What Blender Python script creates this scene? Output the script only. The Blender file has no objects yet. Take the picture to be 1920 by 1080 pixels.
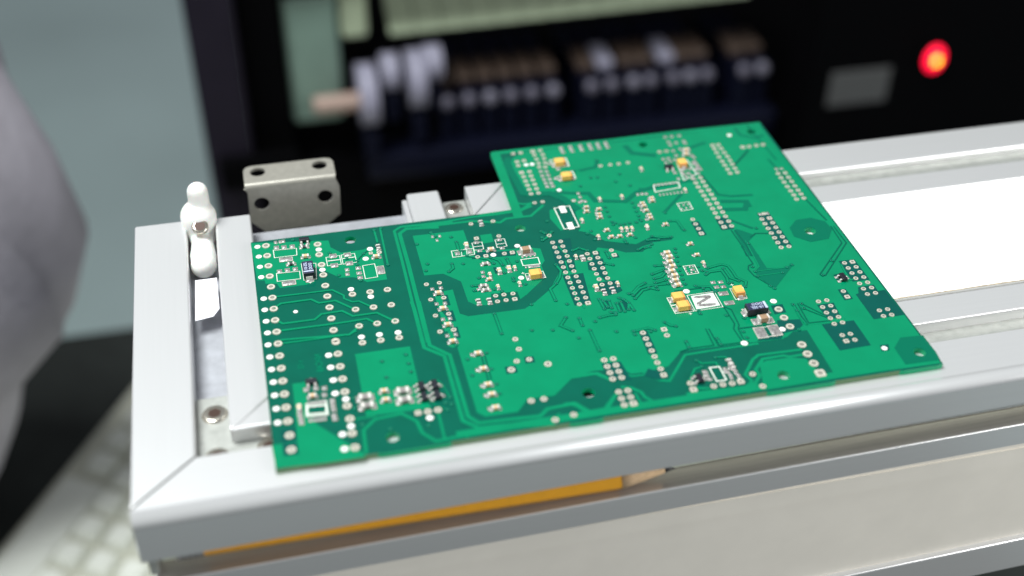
import bpy, bmesh, math, random
from mathutils import Vector, Matrix
from mathutils.geometry import tessellate_polygon
random.seed(7)
S = bpy.context.scene
S.unit_settings.scale_length = 0.01          # one unit is one centimetre
S.render.engine = 'CYCLES'
S.render.resolution_x, S.render.resolution_y = 1920, 1080
C = S.collection
FLAT = set()
PI = math.pi
R = math.radians

# ------------------------------------------------------------------ camera, world, lamps, exposure
cd = bpy.data.cameras.new('camera'); cam = bpy.data.objects.new('camera', cd); C.objects.link(cam)
cam.matrix_world = Matrix([[0.9742843, 0.1329098, -0.1819481, 0.75975], [-0.2251657, 0.6043926, -0.7642054, -21.41124], [0.0083976, 0.7855218, 0.618777, 21.95554], [0, 0, 0, 1]])
cd.lens = 43.132; cd.sensor_width = 36.0; cd.clip_start = 0.5; cd.clip_end = 2000
cd.dof.use_dof = True; cd.dof.focus_distance = 35.9; cd.dof.aperture_fstop = (43.132 / 1000) / 0.86; cd.dof.aperture_blades = 0
S.camera = cam
w = bpy.data.worlds.new('World'); S.world = w; w.use_nodes = True
w.node_tree.nodes['Background'].inputs[0].default_value = (0.90, 0.95, 1.0, 1)
w.node_tree.nodes['Background'].inputs[1].default_value = 0.26
def area(name, loc, target, sx, sy, power, col):
    l = bpy.data.lights.new(name, 'AREA'); l.shape = 'RECTANGLE'; l.size = sx; l.size_y = sy; l.energy = power; l.color = col
    o = bpy.data.objects.new(name, l); C.objects.link(o); o.location = loc
    o.rotation_euler = (Vector(target) - Vector(loc)).to_track_quat('-Z', 'Y').to_euler()
    return o
area('ceiling_and_fill_light', (-30, 16, 92), (6, 5, 0), 60, 40, 160000, (0.96, 1.0, 0.99))  # ceiling panel overhead
area('ceiling_and_fill_light', (66, -42, 30), (14, 0, -2), 40, 26, 31000, (1.0, 1.0, 0.97))  # unseen low fill lamp, added to brighten the bar fronts from the right
S.view_settings.view_transform = 'Standard'; S.view_settings.look = 'None'; S.view_settings.exposure = 0; S.view_settings.gamma = 1

# ------------------------------------------------------------------ helpers
def tag(o, label=None, cat=None, group=None, kind=None):
    if label: o['label'] = label
    if cat: o['category'] = cat
    if group: o['group'] = group
    if kind: o['kind'] = kind
    return o
def empty(name, loc=(0, 0, 0)):
    o = bpy.data.objects.new(name, None); o.empty_display_size = 0.5; o.location = loc; C.objects.link(o); return o
def link(name, me, parent=None, loc=(0, 0, 0), rz=0):
    o = bpy.data.objects.new(name, me); C.objects.link(o); o.parent = parent; o.location = loc
    if rz: o.rotation_euler = (0, 0, rz)
    return o
def mesh(name, bm, mats, smooth=False):
    me = bpy.data.meshes.new(name); bmesh.ops.recalc_face_normals(bm, faces=bm.faces[:]) if id(bm) not in FLAT else FLAT.discard(id(bm))
    bm.to_mesh(me); bm.free()
    for m in (mats if isinstance(mats, (list, tuple)) else [mats]): me.materials.append(m)
    if smooth:
        for p in me.polygons: p.use_smooth = True
    return me
def obj(name, bm, mats, parent=None, smooth=False, loc=(0, 0, 0), rz=0): return link(name, mesh(name, bm, mats, smooth), parent, loc, rz)
def box(bm, x0, x1, y0, y1, z0, z1, mi=0, bev=0, seg=2):
    vs = [bm.verts.new(p) for p in [(x0,y0,z0),(x1,y0,z0),(x1,y1,z0),(x0,y1,z0),(x0,y0,z1),(x1,y0,z1),(x1,y1,z1),(x0,y1,z1)]]
    fs = [bm.faces.new([vs[i] for i in q]) for q in [(3,2,1,0),(4,5,6,7),(0,1,5,4),(1,2,6,5),(2,3,7,6),(3,0,4,7)]]
    for f in fs: f.material_index = mi
    if bev:
        es = list({e for f in fs for e in f.edges})
        r = bmesh.ops.bevel(bm, geom=es, offset=bev, segments=seg, profile=0.5, affect='EDGES')
        for f in r['faces']: f.material_index = mi
    return vs
def prism(bm, pts, z0, z1, mi=0, bev=0, seg=3, zf=None):
    """closed footprint pts (x, y) between two heights; zf(x) adds a slope"""
    zf = zf or (lambda x: 0)
    n = len(pts)
    a = [bm.verts.new((p[0], p[1], z0 + zf(p[0]))) for p in pts]; b = [bm.verts.new((p[0], p[1], z1 + zf(p[0]))) for p in pts]
    fs = [bm.faces.new(a[::-1]), bm.faces.new(b)] + [bm.faces.new([a[i], a[(i+1) % n], b[(i+1) % n], b[i]]) for i in range(n)]
    for f in fs: f.material_index = mi
    if bev:
        es = [e for e in fs[1].edges] + [e for e in bm.edges if (e.verts[0] in a and e.verts[1] in b) or (e.verts[1] in a and e.verts[0] in b)]
        bmesh.ops.bevel(bm, geom=es, offset=bev, segments=seg, profile=0.5, affect='EDGES')
def lathe(bm, prof, n=24, axis='z', mi=0, c=(0, 0, 0)):
    rings = []
    for r, h in prof:
        ring = []
        for k in range(n):
            a = 2*PI*k/n; p = (r*math.cos(a), r*math.sin(a), h)
            if axis == 'x': p = (h, p[0], p[1])
            if axis == 'y': p = (p[0], h, p[1])
            ring.append(bm.verts.new((p[0]+c[0], p[1]+c[1], p[2]+c[2])))
        rings.append(ring)
    for i in range(len(rings)-1):
        for k in range(n):
            f = bm.faces.new([rings[i][k], rings[i][(k+1) % n], rings[i+1][(k+1) % n], rings[i+1][k]]); f.material_index = mi
    for ring in (rings[0], rings[-1]):
        f = bm.faces.new(ring); f.material_index = mi
def circ(x, y, r, n=24, ph=0): return [(x + r*math.cos(2*PI*k/n+ph), y + r*math.sin(2*PI*k/n+ph)) for k in range(n)]

# ------------------------------------------------------------------ materials
def mat(name, col, rough=0.5, metal=0, var=0, scale=8, stretch=(1,1,1), bump=0, bscale=None, spec=0.5, coat=0, rvar=0):
    m = bpy.data.materials.new(name); m.use_nodes = True; N = m.node_tree.nodes; L = m.node_tree.links; b = N['Principled BSDF']
    b.inputs['Base Color'].default_value = (*col, 1); b.inputs['Roughness'].default_value = rough; b.inputs['Metallic'].default_value = metal
    b.inputs['Specular IOR Level'].default_value = spec; b.inputs['Coat Weight'].default_value = coat
    if var or bump or rvar:
        tc = N.new('ShaderNodeTexCoord'); mp = N.new('ShaderNodeMapping'); mp.inputs['Scale'].default_value = stretch
        L.new(tc.outputs['Object'], mp.inputs[0])
        nz = N.new('ShaderNodeTexNoise'); nz.inputs['Scale'].default_value = scale; nz.inputs['Detail'].default_value = 5; L.new(mp.outputs[0], nz.inputs[0])
        if var:
            mx = N.new('ShaderNodeMixRGB'); mx.inputs[1].default_value = (*[max(0, c*(1-var)) for c in col], 1); mx.inputs[2].default_value = (*[min(1, c*(1+var)) for c in col], 1)
            rp = N.new('ShaderNodeValToRGB'); rp.color_ramp.elements[0].position = .3; rp.color_ramp.elements[1].position = .7
            L.new(nz.outputs['Fac'], rp.inputs[0]); L.new(rp.outputs[0], mx.inputs[0]); L.new(mx.outputs[0], b.inputs['Base Color'])
        if rvar:
            mr = N.new('ShaderNodeMapRange'); mr.inputs[1].default_value = .3; mr.inputs[2].default_value = .7; mr.inputs[3].default_value = rough-rvar; mr.inputs[4].default_value = rough+rvar
            L.new(nz.outputs['Fac'], mr.inputs[0]); L.new(mr.outputs[0], b.inputs['Roughness'])
        if bump:
            n2 = N.new('ShaderNodeTexNoise'); n2.inputs['Scale'].default_value = bscale or scale; n2.inputs['Detail'].default_value = 3; L.new(mp.outputs[0], n2.inputs[0])
            bp = N.new('ShaderNodeBump'); bp.inputs['Strength'].default_value = 1; bp.inputs['Distance'].default_value = bump; L.new(n2.outputs['Fac'], bp.inputs['Height']); L.new(bp.outputs[0], b.inputs['Normal'])
    return m
def glow(name, col, s):
    m = bpy.data.materials.new(name); m.use_nodes = True; b = m.node_tree.nodes['Principled BSDF']
    b.inputs['Base Color'].default_value = (*col, 1); b.inputs['Emission Color'].default_value = (*col, 1); b.inputs['Emission Strength'].default_value = s
    return m
m_dark = mat('mask_over_laminate', (0.0, 0.100, 0.064), .22, spec=.3, var=.07, scale=1.2, bump=.0006, bscale=60)
m_mid = mat('mask_over_fine_copper', (0.0, 0.190, 0.095), .22, spec=.22)
m_light = mat('mask_over_copper', (0.0, 0.228, 0.103), .22, spec=.3, var=.06, scale=1.1, bump=.0007, bscale=50)
m_window = mat('mask_window', (0.0, 0.080, 0.064), .22, spec=.3, var=.06, scale=1.5)
m_groove = mat('mask_gap', (0.0, 0.10, 0.062), .22, spec=.22)
m_edge = mat('routed_edge', (0.13, 0.24, 0.12), .8, var=.35, scale=30, stretch=(1,1,4), bump=.006, bscale=40)
m_edge_g = mat('coated_edge_lit', (0.0, 0.34, 0.15), .35, spec=.22)  # base green raised to stand for light passing through the board edge
m_tin = mat('tinned_ring', (0.66, 0.62, 0.53), .45, .25, var=.06, scale=12)
m_core = mat('pin_hole', (0.27, 0.26, 0.22), .6, .2, var=.25, scale=14)
m_white = mat('test_point_tin', (0.92, 0.93, 0.90), .4)
m_silk = mat('silkscreen_ink', (0.72, 0.78, 0.70), .6, var=.05, scale=20)
m_solder = mat('solder_paste', (0.34, 0.325, 0.32), .33, .4, var=.35, scale=14, bump=.012, bscale=16)
m_padbase = mat('pad_tin', (0.60, 0.58, 0.52), .45, .3, var=.15, scale=18)
m_term = mat('chip_terminal', (0.80, 0.77, 0.72), .35, .2, var=.12, scale=20)
m_tan = mat('ceramic_tan', (0.74, 0.48, 0.28), .45, var=.12, scale=20)
m_brown = mat('ceramic_brown', (0.36, 0.23, 0.14), .5, var=.1, scale=12)
m_grey = mat('ceramic_grey', (0.27, 0.25, 0.24), .5, var=.15, scale=15)
m_res = mat('resistor_black', (0.07, 0.075, 0.08), .4, var=.2, scale=15)
m_black = mat('moulded_black', (0.012, 0.014, 0.022), .38, var=.3, scale=14, bump=.002, bscale=40)
m_blue = mat('tantalum_top_face', (0.025, 0.03, 0.075), .4)
m_yel = mat('tantalum_yellow', (0.86, 0.50, 0.12), .45, var=.08, scale=9, bump=.002, bscale=30)
m_yend = mat('tantalum_end_orange', (0.80, 0.33, 0.09), .5)
m_print = mat('tantalum_print', (0.55, 0.62, 0.80), .5)
m_via = mat('via_hole', (0.006, 0.02, 0.015), .5)
m_viaring = mat('via_ring', (0.0, 0.25, 0.14), .35)
m_alu = mat('anodised_aluminium', (0.78, 0.78, 0.785), .30, .52, var=.01, scale=3, stretch=(.08, 4, 4), bump=.0002, bscale=14)
m_aluy = mat('anodised_aluminium_short_bar', (0.78, 0.78, 0.785), .30, .52, var=.01, scale=3, stretch=(4, .08, 4), bump=.0002, bscale=14)
m_plate = mat('brushed_plate', (0.47, 0.48, 0.45), .45, .5, var=.12, scale=4, bump=.002, bscale=8)
m_floorplate = mat('base_plate_metal', (0.52, 0.53, 0.57), .42, .5, var=.12, scale=2.5, bump=.001, bscale=40)
m_recess = mat('recess_metal', (0.86, 0.95, 0.78), .4, .1, var=.06, scale=3, stretch=(.1,4,4))
m_ledge = mat('ledge_metal', (0.52, 0.48, 0.45), .2, .45, var=.08, scale=3, stretch=(.1,4,4))
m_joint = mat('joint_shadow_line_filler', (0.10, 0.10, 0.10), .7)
m_card = mat('white_card', (0.95, 0.95, 0.92), .55, var=.015, scale=2)
m_card2 = mat('front_panel_card', (0.95, 0.90, 0.81), .5, var=.03, scale=.7, bump=.001, bscale=30)
m_cardedge = mat('torn_card_edge', (0.45, 0.36, 0.25), .8, var=.3, scale=10)
m_screw = mat('screw_steel', (0.62, 0.58, 0.50), .22, .9, var=.1, scale=6)
m_socket = mat('screw_socket', (0.06, 0.03, 0.02), .5, .3)
m_nylon = mat('white_nylon', (0.88, 0.88, 0.84), .4, var=.02, scale=4)
m_nylon.node_tree.nodes['Principled BSDF'].inputs['Subsurface Weight'].default_value = .25
m_nylon.node_tree.nodes['Principled BSDF'].inputs['Subsurface Scale'].default_value = .25
m_nickel = mat('nickel_plate', (0.46, 0.44, 0.385), .34, .5, var=.08, scale=5, bump=.002, bscale=14)
m_paper = mat('paper', (0.86, 0.85, 0.90), .7, var=.02, scale=3)
m_pencil = mat('pencil_paint', (0.90, 0.42, 0.012), .3, coat=.4, var=.04, scale=4)
m_wood = mat('pencil_wood', (0.72, 0.50, 0.30), .7, var=.15, scale=6, stretch=(.5,4,4))
m_lead = mat('pencil_lead', (0.06, 0.06, 0.06), .4)
m_ferrule = mat('pencil_ferrule', (0.70, 0.66, 0.66), .3, .9)
m_rubber = mat('pencil_eraser', (0.62, 0.42, 0.42), .8)

# ------------------------------------------------------------------ the circuit board : measured layout (cm, origin at the near left corner of the board)
TH = [
(.431,9.287,.12),(.431,8.774,.12),(.431,8.261,.12),(.431,7.748,.12),(.431,7.235,.12),(.431,6.722,.12),(.431,6.208,.12),(.431,5.695,.12),
(.431,5.182,.12),(.431,4.669,.12),(.431,4.156,.12),(.431,3.643,.12),(.431,3.13,.12),(.431,2.617,.12),(.431,2.104,.12),(.431,1.591,.12),
(.431,1.077,.12),(.431,.564,.12),(1.956,9.028,.118),(1.949,8.495,.118),(1.965,7.98,.118),(1.962,7.475,.118),(1.963,6.958,.118),(1.967,6.452,.118),
(1.972,5.937,.118),(1.968,5.435,.118),(1.969,4.914,.118),(1.972,4.442,.118),(1.974,4.396,.118),(1.972,3.899,.118),(1.97,3.374,.118),(1.973,2.871,.118),
(1.973,2.364,.118),(1.965,1.824,.118),(1.976,1.339,.118),(1.966,.81,.118),(1.974,.301,.118),(2.679,6.387,.11),(3.186,6.389,.11),(3.689,6.386,.11),
(2.679,5.682,.11),(3.187,5.674,.11),(3.692,5.673,.11),(3.693,4.933,.11),(3.187,4.938,.11),(2.681,4.939,.11),(2.677,4.211,.105),(3.182,4.207,.105),
(3.691,4.208,.105),(3.713,8.22,.08),(4.218,1.172,.1),(3.955,1.168,.1),(6.693,9.078,.075),(7.39,9.075,.075),(7.393,8.271,.075),(6.546,7.362,.075),
(7.365,7.359,.075),(8.903,7.966,.075),(6.671,5.431,.075),(6.915,5.433,.075),(7.179,5.425,.075),(6.669,5.171,.075),(6.92,5.176,.075),(4.826,6.383,.075),
(5.205,6.374,.075),(4.827,5.659,.075),(5.206,5.664,.075),(4.829,4.924,.075),(5.207,4.921,.075),(5.213,4.211,.08),(4.83,4.213,.08),(8.917,7.594,.075),
(9.171,7.594,.075),(8.917,7.34,.075),(9.171,7.34,.075),(8.917,7.086,.075),(9.171,7.086,.075),(8.917,6.832,.075),(9.171,6.832,.075),(8.917,6.578,.075),
(9.171,6.578,.075),(8.917,6.324,.075),(9.171,6.324,.075),(8.917,6.07,.075),(9.171,6.07,.075),(8.917,5.816,.075),(9.171,5.816,.075),(8.917,5.562,.075),
(9.171,5.562,.075),(8.917,5.308,.075),(9.171,5.308,.075),(8.917,5.054,.075),(9.171,5.054,.075),(8.917,4.8,.075),(9.171,4.8,.075),(8.917,4.546,.075),
(10.044,6.559,.075),(9.789,6.296,.075),(10.04,6.299,.075),(9.787,6.052,.075),(10.044,6.041,.075),(9.784,5.798,.075),(10.042,5.792,.075),
(9.788,5.54,.075),(10.045,5.539,.075),(9.8,5.276,.075),(10.049,5.289,.075),(9.789,6.812,.075),(9.797,6.561,.075),(10.549,6.831,.075),
(6.788,3.451,.085),(6.788,3.026,.085),(6.62,2.563,.085),(6.964,2.56,.085),(6.4,2.261,.105),(7.41,2.271,.105),(6.634,.979,.092),(6.972,.977,.092),
(7.065,.164,.092),(7.572,.245,.092),(8.93,2.096,.09),(9.182,2.094,.09),(8.935,1.831,.09),(9.182,1.83,.09),(8.939,1.579,.09),(9.182,1.578,.09),
(8.936,1.327,.09),(9.185,1.329,.09),(8.946,.814,.09),(9.194,.81,.09),(8.945,.557,.09),(9.193,.557,.09),(8.944,.312,.09),(10.299,2.954,.085),
(10.3,2.701,.085),(10.3,2.452,.085),(10.3,2.19,.085),(10.299,1.941,.085),(10.297,1.691,.085),(10.304,1.431,.085),(10.912,2.71,.085),(10.888,.725,.09),
(11.453,.482,.09),(11.711,.491,.09),(11.966,.481,.09),(12.631,.704,.09),(12.712,.201,.09),(14.399,1.543,.13),(14.396,1.149,.13),(14.403,.756,.13),
(14.378,3.114,.12),(14.381,2.732,.12),(14.392,2.336,.12),(17.155,4.731,.075),(15.612,7.393,.078),(17.155,4.477,.075),(15.612,7.139,.078),
(17.409,4.477,.075),(15.866,7.139,.078),(17.155,4.223,.075),(15.612,6.885,.078),(17.409,4.223,.075),(15.866,6.885,.078),(17.155,3.969,.075),
(15.612,6.631,.078),(17.409,3.969,.075),(15.866,6.631,.078),(17.155,3.715,.075),(15.612,6.377,.078),(17.409,3.715,.075),(15.866,6.377,.078),
(17.155,3.461,.075),(15.612,6.123,.078),(17.409,3.461,.075),(15.866,6.123,.078),(17.155,3.207,.075),(15.612,5.869,.078),(17.409,3.207,.075),
(15.866,5.869,.078),(17.155,2.445,.075),(17.155,2.191,.075),(17.409,2.445,.075),(17.409,2.191,.075),(16.534,3.48,.075),(15.632,3.196,.075),
(15.889,3.198,.075),(15.64,2.931,.075),(15.894,2.939,.075),(15.644,2.677,.075),(15.896,2.684,.075),(15.647,2.425,.075),(15.895,2.427,.075),
(15.647,2.171,.075),(15.901,2.177,.075),(15.656,1.668,.075),(15.903,1.674,.075),(15.912,1.414,.075),(14.294,9.785,.078),(14.285,9.54,.078),
(14.298,9.285,.078),(14.297,9.028,.078),(14.302,8.78,.078),(14.301,8.521,.078),(14.308,8.27,.078),(14.302,8.024,.078),(14.294,7.774,.078),
(14.298,7.503,.078),(14.545,9.808,.078),(14.538,9.546,.078),(14.546,9.292,.078),(14.55,9.041,.078),(14.543,8.787,.078),(14.545,8.527,.078),
(14.546,8.277,.078),(14.549,8.021,.078),(14.55,7.776,.078),(14.555,7.51,.078),(14.552,7.25,.078),(14.297,10.041,.078),(14.545,10.05,.078),
(13.738,11.841,.075),(13.979,11.839,.075),(16.829,11.523,.075),(17.09,11.534,.075),(17.335,11.54,.075),(13.492,7.842,.075),(13.497,7.586,.075),
(13.499,7.333,.075),(15.634,11.849,.075),(15.626,11.641,.075),(15.612,11.393,.075),(15.593,11.124,.075),(15.599,10.836,.075),(15.597,10.593,.075),
(15.599,10.335,.075),(15.595,10.089,.075),(15.841,11.847,.075),(15.853,11.608,.075),(15.858,11.339,.075),(15.876,11.087,.075),(15.871,10.834,.075),
(15.86,10.592,.075),(15.852,10.336,.075),(15.845,10.098,.075),(17.133,9.739,.076),(17.129,9.48,.076),(17.125,9.215,.076),(17.122,8.945,.076),
(17.126,8.692,.076),(17.132,8.448,.076),(17.119,8.203,.076),(17.377,9.725,.076),(17.373,9.45,.076),(17.378,9.199,.076),(17.374,8.929,.076),
(17.376,8.675,.076),(17.379,8.447,.076),(17.372,8.208,.076),(8.89,12.777,.075),(9.145,12.777,.075),(8.9,12.261,.075),(9.142,12.277,.075),
(8.889,12.024,.075),(8.907,11.328,.075),(8.909,11.063,.075),(8.911,10.815,.075),(8.908,10.563,.075),(8.905,10.301,.075),(9.163,11.586,.075),
(9.154,11.321,.075),(9.153,11.076,.075),(9.153,10.814,.075),(9.148,10.556,.075),(9.149,10.299,.075),(9.565,12.546,.072),(9.575,12.28,.072),
(9.585,12.023,.072),(9.546,11.793,.072),(9.824,12.785,.072),(9.841,12.521,.072),(9.833,12.265,.072),(9.805,12.01,.072),(9.74,11.751,.072),
(8.893,9.786,.07),(9.157,9.791,.07),(11.544,11.427,.07),(11.877,11.423,.07),(12.167,11.414,.07),(12.492,11.426,.07),(13.745,11.828,.07),
(13.968,11.837,.07),(10.138,9.64,.07),]
SQ = [
(3.463,8.236,.06),(3.705,1.172,.085),(6.703,8.296,.075),(6.799,7.361,.075),(7.609,7.36,.075),(7.175,5.17,.075),(9.171,4.546,.08),(10.04,6.81,.078),
(10.563,6.583,.078),(9.193,.311,.095),(10.306,1.181,.085),(10.917,2.969,.085),(10.889,.477,.095),(12.216,.501,.095),(14.41,.353,.14),
(17.409,4.731,.078),(15.866,7.393,.078),(16.533,3.219,.078),(15.658,1.416,.078),(14.307,7.247,.078),(16.6,11.53,.078),(13.501,7.075,.078),
(15.78,7.658,.06),(8.898,11.583,.078),(9.564,12.771,.078),]
BL = [
(.179,9.287,.092),(.187,8.782,.092),(.184,8.268,.092),(.188,7.758,.092),(.188,6.732,.095),(.182,6.217,.095),(.182,5.702,.095),(.184,5.189,.095),
(.162,4.679,.095),(.172,4.165,.095),(.178,3.652,.095),(.187,3.14,.095),(.18,2.627,.095),(.183,2.114,.095),(.181,1.595,.095),(1.963,8.755,.095),
(1.964,7.731,.095),(1.722,3.897,.098),(1.722,3.395,.098),(1.733,2.88,.098),(1.721,2.361,.098),(1.968,2.087,.098),(1.974,1.07,.098),(1.728,.828,.098),
(1.718,.309,.098),(2.666,6.632,.095),(3.177,6.165,.095),(3.47,8.459,.095),(3.277,7.999,.095),(1.02,5.948,.068),(2.684,4.46,.095),(3.18,4.458,.095),
(3.695,4.435,.095),(3.968,.933,.095),(7.029,7.371,.09),(7.833,7.661,.09),(7.585,6.104,.09),(12.883,1.942,.1),(14.379,3.491,.1),(12.095,4.46,.1),
(14.138,2.272,.095),(16.552,.916,.085),(16.433,12.362,.08),(9.156,12.014,.08),(9.359,12.011,.08),(9.841,10.328,.08),]
PD = [
(17.186,10.006,.09,.09),(17.362,9.992,.09,.09),(15.659,7.656,.09,.09),(15.898,7.661,.09,.09),(9.535,11.525,.11,.11),(9.524,11.26,.11,.11),
(9.52,11.029,.11,.11),(9.52,10.813,.11,.11),(9.521,10.604,.11,.11),(9.717,11.486,.11,.11),(9.716,11.252,.11,.11),(9.712,11.021,.11,.11),
(9.697,10.794,.11,.11),(9.701,10.597,.11,.11),(10.553,12.79,.11,.09),(10.546,12.649,.11,.09),(10.55,12.493,.11,.09),(10.88,12.804,.11,.09),
(10.873,12.664,.11,.09),(10.876,12.507,.11,.09),(11.223,12.801,.11,.09),(11.215,12.66,.11,.09),(11.217,12.504,.11,.09),(11.549,12.802,.11,.09),
(11.54,12.661,.11,.09),(11.541,12.504,.11,.09),(11.836,12.797,.11,.09),(11.826,12.656,.11,.09),(11.826,12.499,.11,.09),(12.123,12.793,.11,.09),
(12.112,12.651,.11,.09),(12.112,12.494,.11,.09),(.732,9.393,.085,.11),(.868,9.392,.085,.11),(.96,9.4,.085,.11),(.733,9.115,.13,.13),
(.958,9.099,.13,.13),(1.201,9.086,.13,.13),(.728,7.917,.13,.13),(.96,7.93,.13,.13),(1.189,7.934,.13,.13),(.964,8.463,.36,.16),(.953,7.295,.36,.16),
(2.346,8.336,.19,.15),(2.331,7.862,.19,.15),(2.772,8.315,.19,.15),(2.776,7.873,.19,.15),(2.671,7.571,.11,.11),(2.655,7.36,.11,.11),
(3.002,7.579,.14,.11),(2.996,7.338,.14,.11),(2.999,7.114,.14,.11),(3.636,7.348,.2,.3),(.999,2.657,.12,.12),(1.254,2.67,.12,.12),(1.47,2.622,.12,.12),
(1.442,2.369,.12,.12),(1.015,2.122,.06,.12),(.989,1.511,.06,.12),(1.111,2.121,.06,.12),(1.083,1.506,.06,.12),(1.207,2.12,.06,.12),
(1.177,1.502,.06,.12),(1.303,2.119,.06,.12),(1.271,1.497,.06,.12),(1.399,2.118,.06,.12),(1.365,1.493,.06,.12),(1.62,2.107,.12,.12),
(1.613,1.939,.12,.12),(1.616,1.77,.12,.12),(1.601,1.54,.12,.12),(1.61,1.422,.12,.12),(.754,1.761,.12,.12),(.763,1.61,.12,.12),(.771,1.461,.12,.12),
(4.956,6.133,.1,.1),(5.206,6.135,.1,.1),(4.958,5.432,.1,.1),(5.194,5.413,.1,.1),(5.007,4.72,.1,.1),(5.209,4.718,.1,.1),(4.998,4.005,.1,.1),
(5.23,4.006,.1,.1),(5.505,3.085,.1,.1),(5.523,2.446,.1,.1),(5.516,1.817,.1,.1),(5.538,1.432,.1,.1),(5.529,.921,.1,.1),(5.415,8.672,.07,.09),
(5.633,8.656,.07,.09),(5.517,8.461,.07,.09),(6.54,6.602,.1,.09),(6.523,6.402,.1,.09),(6.278,5.826,.13,.09),(6.49,5.751,.13,.09),(5.992,7.666,.13,.13),
(6.373,7.667,.13,.13),(6.66,8.086,.13,.1),(6.663,7.665,.13,.1),(7.37,8.087,.13,.1),(7.362,7.653,.13,.1),(8.08,7.159,.36,.09),(8.079,6.559,.32,.09),
(7.855,7.087,.05,.07),(7.978,7.084,.05,.07),(8.102,7.081,.05,.07),(8.232,7.077,.05,.07),(7.838,6.564,.05,.07),(7.972,6.564,.05,.07),
(8.096,6.555,.05,.07),(8.223,6.557,.05,.07),(9.604,6.613,.15,.09),(10.391,10.005,.09,.09),(10.397,9.793,.09,.09),(10.398,9.57,.09,.09),
(10.488,9.513,.09,.09),(10.299,9.517,.09,.09),(10.132,9.65,.09,.09),(12.248,9.54,.09,.09),(12.392,9.546,.09,.09),(12.521,9.518,.09,.09),
(12.542,9.251,.09,.09),(12.1,8.94,.09,.09),(12.102,8.683,.08,.08),(12.078,8.149,.08,.08),(10.649,8.82,.08,.08),(11.991,6.332,.1,.1),
(11.994,6.137,.1,.1),(11.925,5.903,.1,.1),(11.92,5.686,.1,.1),(11.848,5.474,.1,.1),(11.844,5.245,.1,.1),(11.818,5.012,.1,.1),(11.816,4.791,.1,.1),
(12.879,6.606,.07,.07),(12.87,6.067,.07,.07),(13.026,5.454,.07,.07),(12.428,5.52,.06,.05),(12.587,5.539,.06,.05),(12.687,5.534,.06,.05),
(12.415,5.388,.06,.05),(12.422,5.262,.06,.05),(12.542,5.268,.06,.05),(12.68,5.276,.06,.05),(12.612,5.398,.12,.07),(11.535,4.142,.11,.13),
(11.528,3.742,.11,.13),(12.993,4.685,.13,.09),(13.215,4.652,.13,.09),(13.015,4.449,.13,.09),(13.217,4.426,.13,.09),(13.102,4.13,.26,.13),
(13.114,3.684,.26,.13),(13.576,3.871,.17,.1),(13.457,3.193,.2,.2),(13.55,2.73,.22,.2),(13.935,2.718,.22,.2),(13.49,2.262,.28,.36),
(13.909,2.265,.28,.36),(11.445,1.063,.09,.09),(11.399,1.073,.09,.09),(11.436,.921,.09,.09),(11.467,.762,.09,.09),(11.381,.933,.09,.09),
(11.425,.781,.09,.09),(11.982,1.065,.09,.09),(12.017,.936,.09,.09),(12.036,.812,.09,.09),(12.025,.695,.09,.09),(12.114,1.06,.09,.09),
(11.955,.95,.09,.09),(12.228,.962,.09,.09),(12.237,.768,.09,.09),(12.24,.648,.09,.09),(12.216,.844,.09,.09),(9.93,11.914,.12,.1),(9.917,11.009,.12,.1),
(10.128,11.531,.12,.1),(14.232,12.71,.1,.1),(14.463,12.7,.1,.1),(14.732,12.701,.1,.1),(14.241,12.391,.1,.1),(14.238,12.195,.1,.1),(14.48,12.28,.1,.1),
(14.769,12.316,.1,.1),(14.77,12.198,.1,.1),(14.213,11.813,.1,.1),(14.213,11.506,.1,.1),(14.486,11.869,.1,.1),(14.739,11.392,.1,.1),
(14.76,11.273,.1,.1),(13.723,11.385,.1,.1),(13.9,11.384,.1,.1),(13.739,11.156,.1,.1),(13.917,11.192,.1,.1),(14.691,11.024,.1,.1),(14.7,10.872,.1,.1),
(14.708,10.721,.1,.1),(14.723,10.533,.1,.1),(14.557,10.532,.1,.1),(14.56,10.311,.1,.1),(14.061,10.53,.1,.1),(14.09,10.377,.1,.1),(14.255,10.378,.1,.1),
(14.321,10.217,.1,.1),(14.107,10.191,.1,.1),(14.389,10.642,.1,.1),(13.827,10.507,.1,.1),(13.825,10.144,.1,.1),(14.089,11.268,.1,.1),
(14.327,10.035,.1,.1),(14.654,10.919,.16,.14),(14.67,10.618,.16,.14),(12.958,9.944,.05,.1),(12.931,9.379,.05,.1),(13.081,9.945,.05,.1),
(13.053,9.379,.05,.1),(13.203,9.945,.05,.1),(13.174,9.379,.05,.1),(13.326,9.945,.05,.1),(13.295,9.379,.05,.1),(13.449,9.945,.05,.1),
(13.417,9.379,.05,.1),(13.572,9.946,.05,.1),(13.538,9.379,.05,.1),(13.695,9.946,.05,.1),(13.66,9.379,.05,.1),(13.332,8.659,.06,.06),
(13.483,8.663,.06,.06),(13.635,8.666,.06,.06),(13.352,8.471,.06,.06),(13.508,8.488,.06,.06),(13.65,8.502,.06,.06),]
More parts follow.
